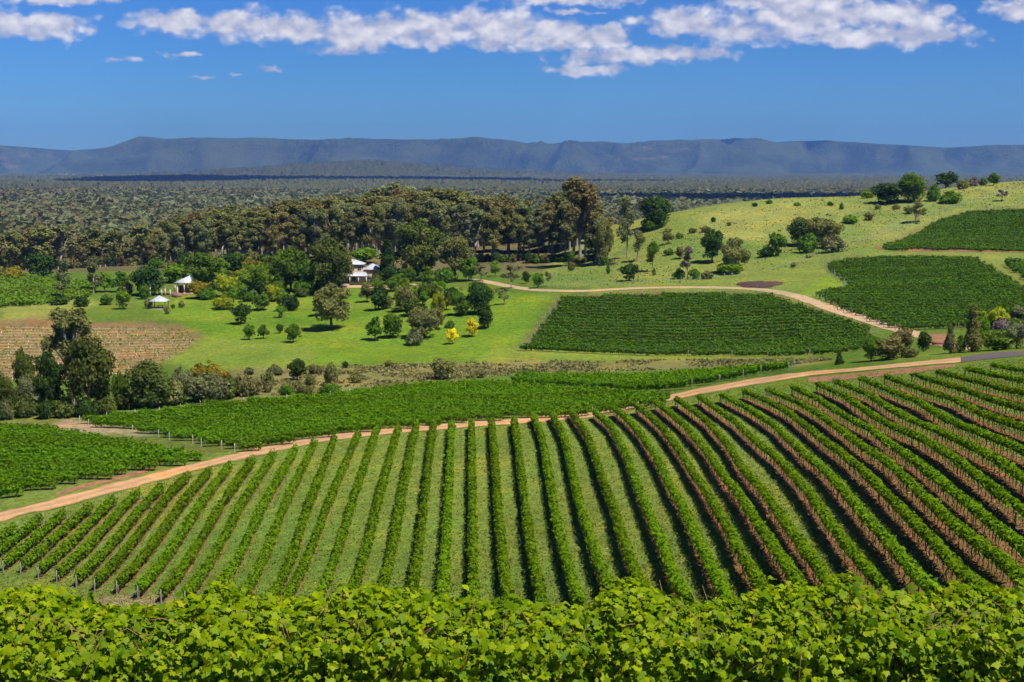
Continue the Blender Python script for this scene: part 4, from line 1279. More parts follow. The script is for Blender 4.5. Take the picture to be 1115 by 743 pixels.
# --- creek trees at the left
G = 'trees along the creek'
T(52, 108, 334, 446, 'gum', 'olive', 'tallest creek tree, open brownish crown rising over the young planting', G, dd=5)
T(68, 128, 363, 452, 'big', 'forestg', 'broad dark creek tree with layered crown, in front of the tallest one', G)
T(14, 42, 376, 440, 'round', 'forestg', 'narrow dark tree standing up from the left end of the creek trees', G, dd=8)
T(36, 74, 381, 452, 'round', 'dark', 'dark ragged tree between two broad trees of the creek line', G)
T(16, 52, 405, 452, 'round', 'greyg', 'rounded grey green tree at the foot of the left creek trees', G)
T(-14, 20, 404, 456, 'dense', 'forestg', 'dark tree cut by the left edge at the creek', G)
T(-4, 16, 430, 457, 'bush', 'greyg', 'low grey bush at the left edge below the creek trees', 'shrubs along the creek')
T(92, 126, 402, 449, 'round', 'forestg', 'dark green tree leaning on the right side of the broad creek tree', G)
T(122, 142, 402, 444, 'bush', 'mid', 'leafy green bush between the broad creek tree and the round dark one', 'shrubs along the creek')
T(134, 192, 391, 444, 'dense', 'forestg', 'round very dark tree in the middle of the creek line', G)
T(184, 216, 397, 438, 'round', 'greyg', 'grey green tree right of the round dark creek tree', G)
T(206, 252, 391, 434, 'round', 'golden', 'golden brown topped tree near the right end of the creek line', G, dd=4)
T(204, 258, 405, 436, 'bush', 'greyg', 'wide grey green bush in front of the golden topped tree', 'shrubs along the creek')
T(170, 206, 412, 441, 'bush', 'olive', 'low olive bush under the grey green creek tree', 'shrubs along the creek')
T(252, 282, 404, 431, 'bush', 'scrub', 'straggly brownish scrub right of the golden topped tree', 'shrubs along the creek')
T(284, 301, 400, 424, 'bush', 'olive', 'dark scrub bush left of the round dark shrub in the gully', 'gully shrubs')
T(312, 336, 390, 414, 'round', 'dark', 'round dark shrub standing at the top of the dry gully', 'gully shrubs')
T(352, 370, 393, 420, 'bush', 'olive', 'upright olive bush with pale top in the gully', 'gully shrubs')
T(380, 397, 405, 417, 'bush', 'olive', 'small grey olive bush on dry gully grass', 'gully shrubs')
T(304, 321, 417, 430, 'bush', 'mid', 'low green bush at the gully foot touching the valley vines', 'gully shrubs')
T(348, 372, 416, 428, 'bush', 'mid', 'flat green bush beside a pale grass patch in the gully', 'gully shrubs')
T(468, 499, 389, 413, 'dense', 'olive', 'lone rounded olive bush on dry grass left of the narrow vine block', 'gully shrubs', )
T(372, 380, 392, 401, 'bush', 'dark', 'tiny dark bush on the lower edge of the lawn', 'gully shrubs')
T(418, 428, 391, 400, 'bush', 'olive', 'tiny olive bush on the lower lawn edge, left of the lone gully bush', 'gully shrubs')
T(521, 529, 402, 412, 'bush', 'scrub', 'thin scrub sprig left of the narrow vine block', 'gully shrubs')
T(510, 518, 406, 412, 'bush', 'olive', 'little dark sprig beside the lone rounded gully bush', 'gully shrubs')
srg = np.random.default_rng(42)
for i, (u, v) in enumerate([(266, 418), (276, 424), (292, 427), (300, 409), (322, 424), (338, 421), (344, 408), (272, 408), (258, 428), (332, 429)]):
    w = srg.uniform(11, 20)
    T(u - w / 2, u + w / 2, v - srg.uniform(8, 14), v, 'bush', ['scrub', 'olive', 'scrub', 'greyg'][i % 4],
      'dry scrub bush in the tangle between creek trees and gully', 'scrub tangle at the gully')

for i, (u0, u1, vt, vb, m_, lb) in enumerate([
        (14, 40, 428, 455, 'forestg', 'dark bush mass below the narrow dark creek tree'), (38, 62, 432, 456, 'dark', 'dark undergrowth bush under the dark ragged creek tree'),
        (56, 84, 430, 455, 'forestg', 'leafy bush below the left side of the broad creek tree'), (80, 106, 432, 454, 'dark', 'dark undergrowth bush below the broad creek tree'),
        (102, 128, 430, 451, 'forestg', 'leafy bush below the right side of the broad creek tree'), (-20, 8, 436, 458, 'dark', 'dark undergrowth bush cut by the left edge'),
        (126, 150, 424, 446, 'forestg', 'leafy bush left below the round very dark tree'), (176, 200, 416, 441, 'dark', 'dark bush right below the round very dark tree'),
        (232, 262, 410, 433, 'forestg', 'leafy bush right below the golden topped tree'), (262, 286, 414, 430, 'scrub', 'pale scrub bush before the straggly scrub')]):
    T(u0, u1, vt, vb, 'bush', m_, lb, 'undergrowth along the creek')

# --- the homestead garden
G = 'garden trees on the lawn'
GS = 'garden shrubs on the lawn'
T(143, 181, 287, 322, 'dense', 'dark', 'very dark dense tree left of the pavilion', G)
T(120, 143, 295, 318, 'round', 'mid', 'mid green tree left of the very dark dense tree', G)
T(124, 144, 312, 337, 'round', 'bright', 'bright yellow green small tree left of the gazebo', G)
T(107, 124, 319, 332, 'bush', 'mid', 'green bush on the lawn left of the bright small tree', GS)
T(80, 100, 322, 334, 'bush', 'dark', 'dark bush at the lawn corner near the far left vines', GS)
T(58, 80, 281, 328, 'slim', 'greyg', 'pale slender tree before the forest, left one of a pair', G)
T(92, 112, 278, 320, 'slim', 'greyg', 'pale slender tree before the forest, right one of a pair', G)
T(52, 76, 322, 332, 'bush', 'dark', 'low dark bush at the foot of the left pale slender tree', GS)
T(157, 167, 324, 336, 'bush', 'olive', 'small bush against the left side of the gazebo', GS)
T(194, 201, 327, 335, 'bush', 'olive', 'tiny reddish bush right of the gazebo', GS)
T(178, 186, 333, 342, 'bush', 'olive', 'lone tiny bush on the lawn in front of the gazebo', GS)
T(186, 191, 330, 336, 'bush', 'mid', 'tiny green bush close to the right gazebo post', GS)
T(176, 206, 287, 308, 'round', 'bright', 'bright tree behind the pavilion pergola', G)
T(197, 242, 274, 314, 'round', 'mid', 'big mid green tree right behind the pavilion roof', G)
T(240, 272, 275, 300, 'dense', 'dark', 'dark tree left of the green shed roof', G)
T(204, 230, 304, 325, 'round', 'golden', 'small golden green tree right of the pavilion', G)
T(232, 260, 296, 324, 'round', 'lime', 'yellow green tree left of the long flowering tree', G)
T(230, 258, 320, 337, 'bush', 'lime', 'low yellow green spreading bush on the lawn', GS)
T(258, 298, 281, 324, 'round', 'bright', 'bright green tree with a rounded crown left of centre garden', G)
T(262, 288, 279, 304, 'round', 'golden', 'orange flowering tree top behind the bright rounded tree', G, dd=6)
T(295, 340, 268, 318, 'round', 'mid', 'broad shady green tree left of the tall grey tree', G)
T(333, 388, 257, 320, 'big', 'forestg', 'tall grey olive tree hiding the left end of the homestead', G)
T(318, 345, 280, 318, 'round', 'mid', 'green tree filling the gap under the tall grey tree', G)
T(334, 387, 307, 359, 'big', 'olive', 'big spreading golden olive tree on the lawn below the homestead', G)
T(272, 296, 318, 338, 'round', 'mid', 'mid green tree on the lawn under the bright rounded tree', G)
T(300, 330, 318, 338, 'bush', 'dark', 'dark bush under the broad shady tree', GS)
T(251, 277, 327, 353, 'round', 'dark', 'dark green ball shaped tree in the lawn left part', G)
T(300, 313, 330, 346, 'round', 'bright', 'small bright tree between dark ball tree and spreading olive tree', G)
T(264, 279, 353, 370, 'round', 'mid', 'small round tree, left one of the row of four on the open lawn', G)
T(280, 294, 353, 369, 'round', 'mid', 'small round tree, second from left in the row of four on the open lawn', G)
T(300, 310, 352, 363, 'round', 'dark', 'smallest dark tree of the row of four on the open lawn', G)
T(310, 329, 352, 373, 'round', 'mid', 'leafy round tree, right one of the row of four on the open lawn', G)
T(390, 409, 307, 329, 'round', 'olive', 'olive brown small tree right before the homestead verandah', G)
T(401, 424, 309, 338, 'dense', 'dark', 'dark green tree right of the olive brown one before the homestead', G)
T(421, 446, 298, 317, 'bush', 'mid', 'rounded green clump right of the homestead drive', GS)
T(426, 455, 307, 339, 'round', 'olive', 'grey olive tree right of the rounded green clump', G)
T(450, 470, 306, 332, 'round', 'mid', 'green tree between the grey olive tree and the yellow green tree', G)
T(462, 482, 302, 320, 'dense', 'dark', 'dark tree behind the yellow green tree by the drive', G)
T(468, 487, 315, 345, 'round', 'lime', 'yellow green upright tree in the right garden group', G)
T(466, 486, 332, 359, 'round', 'olive', 'olive green tree under the yellow green upright tree', G)
T(442, 480, 334, 368, 'round', 'olive', 'large grey olive tree at the lower end of the garden group', G)
T(441, 463, 355, 376, 'bush', 'greyg', 'grey green bush at the foot of the large grey olive tree', GS)
T(415, 441, 340, 368, 'dense', 'mid', 'dense leaf green tree, right one of a pair on the lower lawn', G)
T(398, 419, 344, 371, 'round', 'mid', 'leaf green tree, left one of a pair on the lower lawn', G)
T(489, 511, 313, 343, 'round', 'mid', 'mid green tree left of the dark green pair near the drive', G)
T(506, 536, 304, 342, 'dense', 'dark', 'dark green tree, larger of the dark pair near the drive', G)
T(518, 538, 330, 358, 'dense', 'dark', 'dark green tree, lower of the dark pair near the drive', G)
T(527, 540, 312, 328, 'round', 'lime', 'small lime tree tucked behind the dark pair', G)
T(541, 557, 313, 332, 'sparse', 'greyg', 'thin grey sapling on the lawn beside the gravel track', G)
T(484, 502, 312, 326, 'bush', 'dark', 'dark bush behind the mid green tree near the drive', GS)
T(485, 500, 357, 375, 'round', 'yellow', 'bright yellow flowering tree, left and lower of two on the lawn', 'yellow trees')
T(506, 522, 346, 367, 'round', 'yellow', 'bright yellow flowering tree, right and upper of two on the lawn', 'yellow trees')
T(484, 496, 348, 357, 'bush', 'mid', 'low green bush above the left yellow tree', GS)
G = 'garden trees on the lawn'
GS = 'garden shrubs on the lawn'
T(176, 196, 292, 312, 'round', 'mid', 'mid green tree directly behind the pergola posts', G, dd=10)
T(226, 252, 280, 306, 'round', 'bright', 'bright tree between the big mid green tree and the dark tree', G, dd=8)
T(250, 276, 290, 314, 'round', 'lime', 'pale yellow green tree in front of the dark tree by the green shed', G)
T(284, 306, 276, 304, 'round', 'forestg', 'dark leafy tree behind the bright rounded tree and shady tree', G, dd=12)
T(300, 322, 272, 298, 'round', 'bright', 'bright tree top between the shed roofs and the shady tree', G, dd=16)
T(210, 228, 292, 312, 'bush', 'mid', 'broad green bush against the back of the pavilion', GS, dd=8)
T(214, 236, 312, 326, 'bush', 'mid', 'green bush mass under the golden green tree', GS)
T(244, 266, 310, 326, 'bush', 'bright', 'bright bush between the yellow green tree and bright rounded tree', GS)
T(262, 284, 316, 328, 'bush', 'mid', 'green bush at the foot of the bright rounded tree', GS)
T(284, 304, 306, 326, 'bush', 'forestg', 'dark leafy bush left under the broad shady tree', GS)
T(318, 342, 302, 322, 'bush', 'mid', 'green bush bank left of the homestead forecourt', GS)
T(340, 362, 300, 316, 'bush', 'forestg', 'dark bush bank against the left end of the homestead', GS)
T(356, 376, 298, 312, 'bush', 'mid', 'green shrub masking the left verandah post', GS)
T(346, 388, 262, 313, 'round', 'olive', 'olive tree overhanging the left half of the homestead', G, dd=-3)
T(402, 416, 298, 312, 'bush', 'forestg', 'dark shrub before the right wing of the homestead', GS)
T(418, 440, 288, 306, 'bush', 'dark', 'dark shrub mass under the left side of the massive tree', GS)
T(444, 470, 290, 306, 'bush', 'forestg', 'dark shrub mass under the trunk of the massive tree', GS)
T(474, 500, 290, 308, 'bush', 'mid', 'green shrub mass under the spreading olive tree', GS)
T(410, 430, 318, 336, 'bush', 'olive', 'olive bush behind the dark green tree before the homestead', GS)
T(436, 460, 320, 344, 'round', 'forestg', 'dark leafy tree in the middle of the right garden group', G)
T(452, 472, 342, 364, 'round', 'mid', 'green tree touching the left of the large grey olive tree', G)
T(498, 516, 322, 344, 'round', 'mid', 'mid green tree in front of the dark pair near the drive', G)
T(478, 494, 318, 338, 'round', 'forestg', 'dark leafy tree right of the yellow green upright tree', G)
T(150, 164, 306, 326, 'bush', 'mid', 'green bush under the very dark dense tree', GS)
T(128, 146, 304, 322, 'bush', 'forestg', 'dark leafy bush behind the bright yellow green small tree', GS)
T(340, 366, 318, 344, 'round', 'forestg', 'dark leafy tree left behind the spreading golden olive tree', G)
T(104, 124, 296, 318, 'round', 'bright', 'bright small tree right of the pair of slender trees', G)
grg = np.random.default_rng(64)
FILL = [(180, 296), (345, 290), (345, 324), (290, 330), (262, 326), (225, 322), (212, 304), (190, 303), (180, 306)]
FILL2 = [(404, 312), (482, 304), (484, 336), (456, 346), (424, 336)]
for poly, n_, wh in ((FILL, 46, 'between pavilion and homestead'), (FILL2, 14, 'right of the homestead forecourt')):
    P_ = np.array(poly, float); k_ = 0
    while k_ < n_:
        u, v = grg.uniform(P_[:, 0].min(), P_[:, 0].max()), grg.uniform(P_[:, 1].min(), P_[:, 1].max())
        if not bool(inpoly(np.array([u]), np.array([v]), poly)[0]): continue
        k_ += 1
        mt_ = str(grg.choice(['mid', 'bright', 'forestg', 'mid', 'dark', 'lime']))
        nm = {'mid': 'mid green', 'bright': 'bright green', 'forestg': 'olive green', 'dark': 'dark green', 'lime': 'yellow green'}[mt_]
        kd = 'bush' if grg.random() < 0.55 else 'round'
        w = grg.uniform(12, 22); h = w * (grg.uniform(0.55, 0.8) if kd == 'bush' else grg.uniform(0.9, 1.25))
        T(u - w / 2, u + w / 2, v - h, v, kd, mt_, '%s garden %s in the dense planting %s' % (nm, 'bush' if kd == 'bush' else 'tree', wh),
          'dense garden planting: %s %s %s' % (nm, kd, wh))
# tall group right of the house
T(425, 492, 236, 304, 'big', 'forestg', 'massive dark olive tree right of the homestead', G)
T(409, 436, 260, 309, 'cone', 'dark', 'blackish conifer close to the right end of the homestead', G)
T(438, 476, 250, 304, 'round', 'olive', 'olive tree merged with the right side of the massive tree', G, dd=-4)
T(472, 518, 256, 306, 'big', 'olive', 'spreading olive tree right of the massive tree, above the drive', G)
T(497, 524, 277, 306, 'round', 'mid', 'green tree under the right side of the spreading olive tree', G)
T(380, 416, 269, 292, 'round', 'bright', 'bright green tree behind the homestead roof', G, dd=15)
T(414, 434, 274, 294, 'round', 'bright', 'bright green tree behind the blackish conifer', G, dd=12)
T(533, 546, 283, 301, 'round', 'bright', 'small bright tree behind the bend of the gravel track', G)
T(546, 568, 287, 314, 'sparse', 'greyg', 'grey tree beside the gravel track above the hillside vines', G)
T(567, 578, 295, 309, 'round', 'dark', 'dark small tree, left of two beside the gravel track', G)
T(579, 593, 297, 314, 'round', 'mid', 'green small tree, right of two beside the gravel track', G)
T(592, 602, 295, 312, 'sparse', 'greyg', 'twiggy grey sapling right of the two small trees by the track', G)
T(516, 532, 288, 306, 'sparse', 'greyg', 'thin grey tree at the bend of the gravel track', G)

# --- hillside trees
G = 'trees on the grassy hill'
GS = 'shrubs on the grassy hill'
T(673, 699, 284, 306, 'round', 'dark', 'neat round dark tree on the grass above the gravel track', G)
T(702, 718, 262, 296, 'slim', 'mid', 'slender green tree right of the grey gums on the hill', G)
T(686, 702, 250, 285, 'slim', 'olive', 'slender dark tree left of the slender green one', G)
T(671, 695, 212, 280, 'slim', 'greyg', 'tall thin grey gum at the right end of the forest belt', G)
T(694, 734, 212, 248, 'dense', 'dark', 'big dark fig shaped tree on the saddle of the hill', G)
T(696, 724, 237, 250, 'bush', 'mid', 'light green bush at the foot of the big dark saddle tree', GS)
T(720, 735, 248, 266, 'round', 'olive', 'olive tree below the big dark saddle tree', G)
T(740, 757, 267, 304, 'sparse', 'bare', 'half bare tree with pale trunk in the hillside hollow', G)
T(733, 747, 291, 304, 'bush', 'mid', 'green bush left of the half bare tree', GS)
T(750, 764, 292, 304, 'bush', 'mid', 'green bush right of the half bare tree', GS)
T(762, 778, 294, 304, 'bush', 'olive', 'low bush third along the hollow beside the half bare tree', GS)
T(762, 790, 249, 286, 'round', 'dark', 'dark tree in the hollow behind the half bare tree', G)
T(784, 818, 258, 296, 'round', 'olive', 'olive tree with rusty side, right of the dark hollow tree', G)
T(776, 812, 284, 298, 'bush', 'bright', 'bright bush under the olive hollow tree', GS)
T(734, 746, 268, 282, 'round', 'olive', 'small olive tree left behind the half bare tree', G)
T(856, 896, 236, 268, 'dense', 'dark', 'dark left half of the big clump in the middle of the hill', G)
T(874, 920, 232, 270, 'round', 'olive', 'olive right half of the big clump in the middle of the hill', G)
T(866, 892, 252, 275, 'bush', 'mid', 'green bush at the front of the big hill clump', GS)
T(890, 922, 254, 275, 'bush', 'greyg', 'grey green bush at the right foot of the big hill clump', GS)
T(834, 858, 249, 279, 'round', 'mid', 'green tree left of the big hill clump', G)
T(826, 844, 266, 280, 'bush', 'dark', 'low dark bush at the left foot of the big hill clump', GS)
T(976, 1012, 187, 220, 'dense', 'mid', 'large rounded green tree on the hill crest', G)
T(949, 984, 198, 222, 'dense', 'dark', 'dark tree left of the rounded green crest tree', G)
T(1008, 1024, 200, 219, 'bush', 'mid', 'green bush right of the rounded green crest tree', GS)
T(1016, 1044, 186, 204, 'round', 'dark', 'dark round topped tree on the skyline of the hill', G)
T(1022, 1050, 207, 221, 'bush', 'bright', 'bright spreading bush below the dark skyline tree', GS)
T(1040, 1056, 195, 206, 'bush', 'olive', 'olive bush right of the dark skyline tree', GS)
T(1054, 1066, 192, 203, 'bush', 'bare', 'leafless grey bush on the hill skyline', GS)
T(1066, 1076, 193, 202, 'bush', 'mid', 'small green bush on the skyline left of the last green tree', GS)
T(1074, 1090, 188, 202, 'round', 'mid', 'last green tree to the right on the hill skyline', G)
T(986, 1008, 219, 243, 'sparse', 'olive', 'lone windswept tree with its shadow above the hill fence', G)
T(984, 996, 224, 233, 'bush', 'olive', 'low bush against the lone windswept tree', GS)
T(1084, 1098, 206, 219, 'sparse', 'bare', 'leafless grey tree by the fence near the right edge', G)
T(936, 952, 206, 216, 'bush', 'bright', 'pale yellow green bush left of the crest trees', GS)
for i, (u, v, w, h, m_, lb) in enumerate([
        (926, 243, 22, 10, 'bright', 'yellow green low bush in mid pasture right of the hill clump'), (946, 240, 12, 10, 'olive', 'olive bush right of the yellow green pasture bush'),
        (916, 228, 6, 8, 'mid', 'small upright bush above the hill clump on the pasture'), (904, 224, 8, 5, 'mid', 'tiny bush left above the hill clump on the pasture'),
        (956, 228, 8, 6, 'olive', 'small bush under the dark crest tree'), (976, 228, 9, 6, 'olive', 'small bush left of the lone windswept tree'),
        (868, 224, 9, 4, 'mid', 'tiny bush high on the pasture toward the saddle'), (838, 222, 8, 5, 'mid', 'tiny bush on the pasture skyline left part'),
        (822, 225, 7, 5, 'dark', 'tiny dark bush on the pasture skyline'), (777, 242, 6, 6, 'dark', 'small dark bush on the open pasture slope'),
        (794, 246, 6, 5, 'olive', 'small olive bush on the open pasture slope'), (768, 253, 14, 8, 'olive', 'low olive clump above the hollow trees'),
        (754, 254, 10, 7, 'scrub', 'low brown clump right of the saddle tree'), (740, 260, 10, 7, 'bright', 'light green bush right of the olive saddle tree'),
        (728, 278, 12, 8, 'mid', 'green bush right of the slender green tree'), (712, 300, 5, 9, 'mid', 'upright sprig on the grass right of the neat round tree'),
        (662, 298, 5, 12, 'mid', 'thin sapling on the grass left of the neat round tree'), (622, 295, 9, 12, 'olive', 'small tree on the grass below the belt edge'),
        (880, 281, 8, 4, 'olive', 'small bush by the fence below the hill clump'), (864, 291, 8, 6, 'olive', 'small bush on the fence line left of the upper vine block')]):
    T(u - w / 2, u + w / 2, v - h, v, 'bush', m_, lb, GS)

# --- trees by the road at the right
G = 'trees beside the road'
T(936, 962, 362, 396, 'round', 'mid', 'green tree at the left of the dark roadside group', G)
T(948, 984, 365, 396, 'dense', 'olive', 'olive tree in the middle of the dark roadside group', G)
T(966, 998, 353, 394, 'round', 'russet', 'taller brownish tree on the right of the dark roadside group', G, dd=3)
T(980, 1000, 376, 395, 'bush', 'olive', 'olive bush at the right foot of the dark roadside group', 'shrubs beside the road')
T(997, 1014, 360, 383, 'dense', 'dark', 'compact dark round tree standing alone by the road', G)
T(908, 919, 382, 400, 'cone', 'dark', 'little dark cone tree on the grass left of the roadside group', G)
T(1026, 1042, 353, 391, 'cone', 'greyg', 'grey conifer, shorter of the two by the road', G)
T(1038, 1052, 364, 390, 'cone', 'mid', 'green conifer against the right side of the grey one', G)
T(1046, 1071, 331, 388, 'cone', 'olive', 'tallest dark conifer by the road', G)
T(1068, 1100, 333, 362, 'round', 'lime', 'lime yellow tree behind the roadside conifers', G, dd=8)
T(1062, 1078, 344, 374, 'round', 'bright', 'bright tree beside the tallest conifer', G, dd=5)
T(1078, 1104, 346, 366, 'bush', 'bare', 'purplish leafless bush under the lime yellow tree', 'shrubs beside the road', dd=4)
T(1066, 1098, 358, 384, 'dense', 'mid', 'dense leaf green tree right of the tallest conifer', G)
T(1092, 1122, 346, 387, 'round', 'greyg', 'grey green willowy tree at the right edge by the road', G)
T(1096, 1124, 333, 356, 'round', 'greyg', 'pale green tree at the right edge behind the willowy one', G, dd=8)
T(1088, 1100, 372, 386, 'bush', 'mid', 'green bush between the leaf green and the willowy tree', 'shrubs beside the road')
T(1118, 1150, 344, 388, 'round', 'mid', 'tree just outside the right edge of the picture by the road', G)

# --- the eucalyptus belt behind the homestead
TOPU = [150, 165, 180, 195, 210, 240, 260, 280, 300, 330, 345, 360, 380, 400, 415, 430, 450, 480, 500, 520, 540, 555, 570, 585, 600, 615, 630, 642, 652, 665]
TOPB = [262, 250, 236, 228, 223, 217, 215, 219, 213, 208, 209, 200, 205, 204, 198, 191, 199, 194, 199, 205, 206, 202, 211, 216, 212, 193, 190, 202, 220, 240]
BU = [150, 250, 330, 400, 480, 520, 560, 600, 665]
BV = [290, 285, 282, 278, 277, 284, 283, 283, 286]


def zone(u):
    return ('left of the homestead garden' if u < 235 else 'behind the garden sheds' if u < 320 else 'behind the homestead' if u < 430 else
            'behind the massive olive tree' if u < 510 else 'above the bend of the track' if u < 590 else 'at the right end of the belt')


belt = []
brg = np.random.default_rng(9)
for rowi, (dd, step, hk) in enumerate(((0, 11.5, 0.80), (24, 12.0, 0.93), (52, 12.5, 1.0), (80, 16, 0.97))):
    u = 160 + rowi * 4
    while u < 662:
        uu = u + brg.uniform(-4, 4)
        vb = np.interp(uu, BU, BV) + brg.uniform(-1.5, 1.5)
        p = hit(uu, vb, 0, dmin=330)
        d = p[1] + dd + brg.uniform(-6, 6)
        x = p[0] / p[1] * d
        z = float(hm(x, d))
        ztop = ray(uu, np.interp(uu, TOPU, TOPB) + brg.uniform(0, 7))[1] * d
        h = max(9, (ztop - z) * hk * brg.uniform(0.90, 1.0))
        belt.append((uu, x, d, z, h, rowi))
        u += step * brg.uniform(0.8, 1.2)
big = (622, 643)
SZ = lambda h: 'tall' if h > 26 else 'medium' if h > 19 else 'short'
cnt = {}
items = []
for (u, x, d, z, h, rowi) in sorted(belt):
    mat = brg.choice(['olive', 'russet', 'greyg', 'olive', 'greyg', 'olive'])
    tn = {'olive': 'olive', 'russet': 'russet', 'greyg': 'grey green'}[mat]
    items.append((u, x, d, z, h, rowi, mat, ('front' if rowi == 0 else 'rear', tn, zone(u))))
for it in items:
    key = it[7]
    cnt[key] = cnt.get(key, 0) + 1
    u, x, d, z, h, rowi, mat, _ = it
    lab = '%s %s row eucalyptus, %s from left %s' % (key[1], key[0], ORD[cnt[key]], key[2])
    plant('gum', (x, d, z), h * brg.uniform(0.44, 0.60), h, mat, lab, 'eucalyptus trees of the forest belt', lod='hi' if rowi < 1 else 'mid', var=int(brg.integers(0, 6)))
T(608, 654, 192, 288, 'gum', 'russet', 'biggest russet topped eucalyptus at the right end of the forest belt', 'eucalyptus trees of the forest belt', lod='hi')
T(646, 668, 240, 288, 'round', 'olive', 'dark olive understorey tree at the right end of the forest belt', 'understorey of the forest belt')
for i, u in enumerate(np.arange(505, 668, 9.0)):
    v = np.interp(u, BU, BV) + brg.uniform(0, 4)
    w = brg.uniform(9, 17)
    T(u - w / 2, u + w / 2, v - brg.uniform(7, 15), v, 'bush', ['dark', 'mid', 'olive', 'dark'][i % 4], '%s understorey bush under the belt above the track, %s from the left' % (
        ['dark', 'green', 'olive', 'dark'][i % 4], ORD[i + 1]), 'understorey of the forest belt')
for i, u in enumerate(np.arange(170, 330, 15.0)):
    v = np.interp(u, BU, BV) + brg.uniform(1, 4)
    w = brg.uniform(14, 24)
    T(u - w / 2, u + w / 2, v - brg.uniform(9, 18), v, 'bush', ['mid', 'olive', 'dark'][i % 3], '%s understorey bush before the belt left of the homestead, %s from the left' % (
        ['green', 'olive', 'dark'][i % 3], ORD[i + 1]), 'understorey of the forest belt')

# dry tussocks of the gully and blades of the pasture
drg = np.random.default_rng(88)
def tussock(name, poly, n, d0, d1, size, col, col2, label, cat):
    a = drg.uniform(-0.42, 0.42, n * 6); d = np.sqrt(drg.uniform(d0 ** 2, d1 ** 2, n * 6))
    x = a * d; z = hm(x, d); u, v = pix(x, d, z)
    k = inpoly(u, v, poly) & (drg.random(n * 6) < sstep(0.35, 0.65, fbm(x / 6, d / 6, 3, 91)))
    x, d, z = x[k][:n], d[k][:n], z[k][:n]; m_ = len(x)
    V, Fq = cards(np.stack([x, d, z + size * 0.25], -1), drg.normal(0, 1, (m_, 3)) * (1, 1, 0.3), size * drg.uniform(0.4, 1.2, m_), drg)
    mt_ = leaf_mat(name + '_blades', col, col2, 0.15, 0.0, 0)
    tag(link(name, mesh_np(name, V, [Fq], [mt_], tint=drg.random(m_))), label, cat, kind='stuff')
tussock('dry_grass', [(230, 425), (330, 400), (420, 397), (560, 393.5), (905, 391), (905, 400), (700, 404), (560, 409), (450, 417), (350, 429), (250, 434)], 14000, 270, 345, 0.42,
        (0.18, 0.18, 0.055), (0.34, 0.30, 0.12), 'rough dry grass of the gully below the lawn', 'grass')
tussock('pasture_grass', [(600, 300), (640, 265), (740, 234), (850, 216), (1000, 211), (1115, 198), (1115, 224), (955, 266), (860, 292), (740, 308), (600, 314)], 11000, 400, 680, 0.36,
        (0.19, 0.21, 0.055), (0.36, 0.345, 0.125), 'tussocky pasture grass on the hill', 'grass')

# --- forest left of the belt, single trees nearest the camera
frg = np.random.default_rng(21)
pts = []
T(0, 28, 289, 304, 'bush', 'golden', 'yellowish bush at the forest edge on the far left', 'forest edge bushes', dmin=330)
T(27, 62, 274, 303, 'dense', 'dark', 'dark dense tree at the forest edge behind the pale vines', 'left forest trees', dmin=330)
T(-30, 4, 285, 304, 'bush', 'olive', 'olive bush at the left edge before the forest', 'forest edge bushes', dmin=330)
while len(pts) < 165:
    d = 600 + 460 * frg.random() ** 1.25
    u = frg.uniform(-60, 185)
    x = (u - CU) / F0 * d
    if u > 165 and d < 640: continue
    if all((x - a) ** 2 + (d - b) ** 2 > 9.0 ** 2 for a, b in pts):
        pts.append((x, d))
pts.sort(key=lambda p: p[1])
cnt = {}
for j, (x, d) in enumerate(pts):
    z = float(hm(x, d)); u = CU + x / d * F0
    mat = frg.choice(['olive', 'russet', 'greyg', 'olive', 'russet', 'mid'])
    h = frg.uniform(15, 23)
    vis = ray(u, 243)[1] * d - z
    h = min(h, max(9, vis))
    tn = {'olive': 'olive', 'russet': 'russet', 'greyg': 'grey green', 'mid': 'leaf green'}[mat]
    zn = 'at the left edge' if u < 25 else 'behind the pale vines' if u < 95 else 'behind the pair of slender trees' if u < 130 else 'where the belt begins'
    ro = 'front' if d < 700 else 'middle' if d < 850 else 'back'
    key = (tn, zn, ro)
    cnt[key] = cnt.get(key, 0) + 1
    lab = '%s forest tree %s, in %s left forest' % (tn, zn, ro)
    plant('gum', (x, d, z), h * frg.uniform(0.5, 0.66), h, mat, lab, 'left forest trees: %s, %s, %s' % key, lod='mid', var=int(frg.integers(0, 6)))

# --- the wood covering the plain: past counting
CREST = ([-400, 640, 665, 740, 850, 1000, 1115, 1400], [330, 300, 244, 238, 222, 214, 202, 200])
wrg = np.random.default_rng(33)
NT_ = 105000
a_ = wrg.uniform(-0.47, 0.47, NT_); d_ = np.sqrt(wrg.uniform(690 ** 2, 3300 ** 2, NT_))
x_ = a_ * d_
z_ = hm(x_, d_)
u_, v_ = pix(x_, d_, z_ + 14)
keep = (v_ < np.interp(u_, *CREST)) & ~((d_ < 1060) & (u_ < 190)) & (v_ < 300)
keep &= ~((d_ < 900) & (u_ > 600))
x_, d_, z_ = x_[keep], d_[keep], z_[keep]
nT = len(x_)
lush = 0.45 * fbm(x_ / 130, d_ / 130, 3, 44) + 0.55 * fbm(x_ / 420, d_ / 600, 3, 46)
kinds = np.clip((lush * 3.4 - 0.2 + wrg.normal(0, 0.75, nT)), 0, 2.999).astype(int)
hT = wrg.uniform(9, 19, nT); rT = hT * wrg.uniform(0.30, 0.50, nT)
Vs, Fs, tt, mi = [], [], [], []
k0 = 0
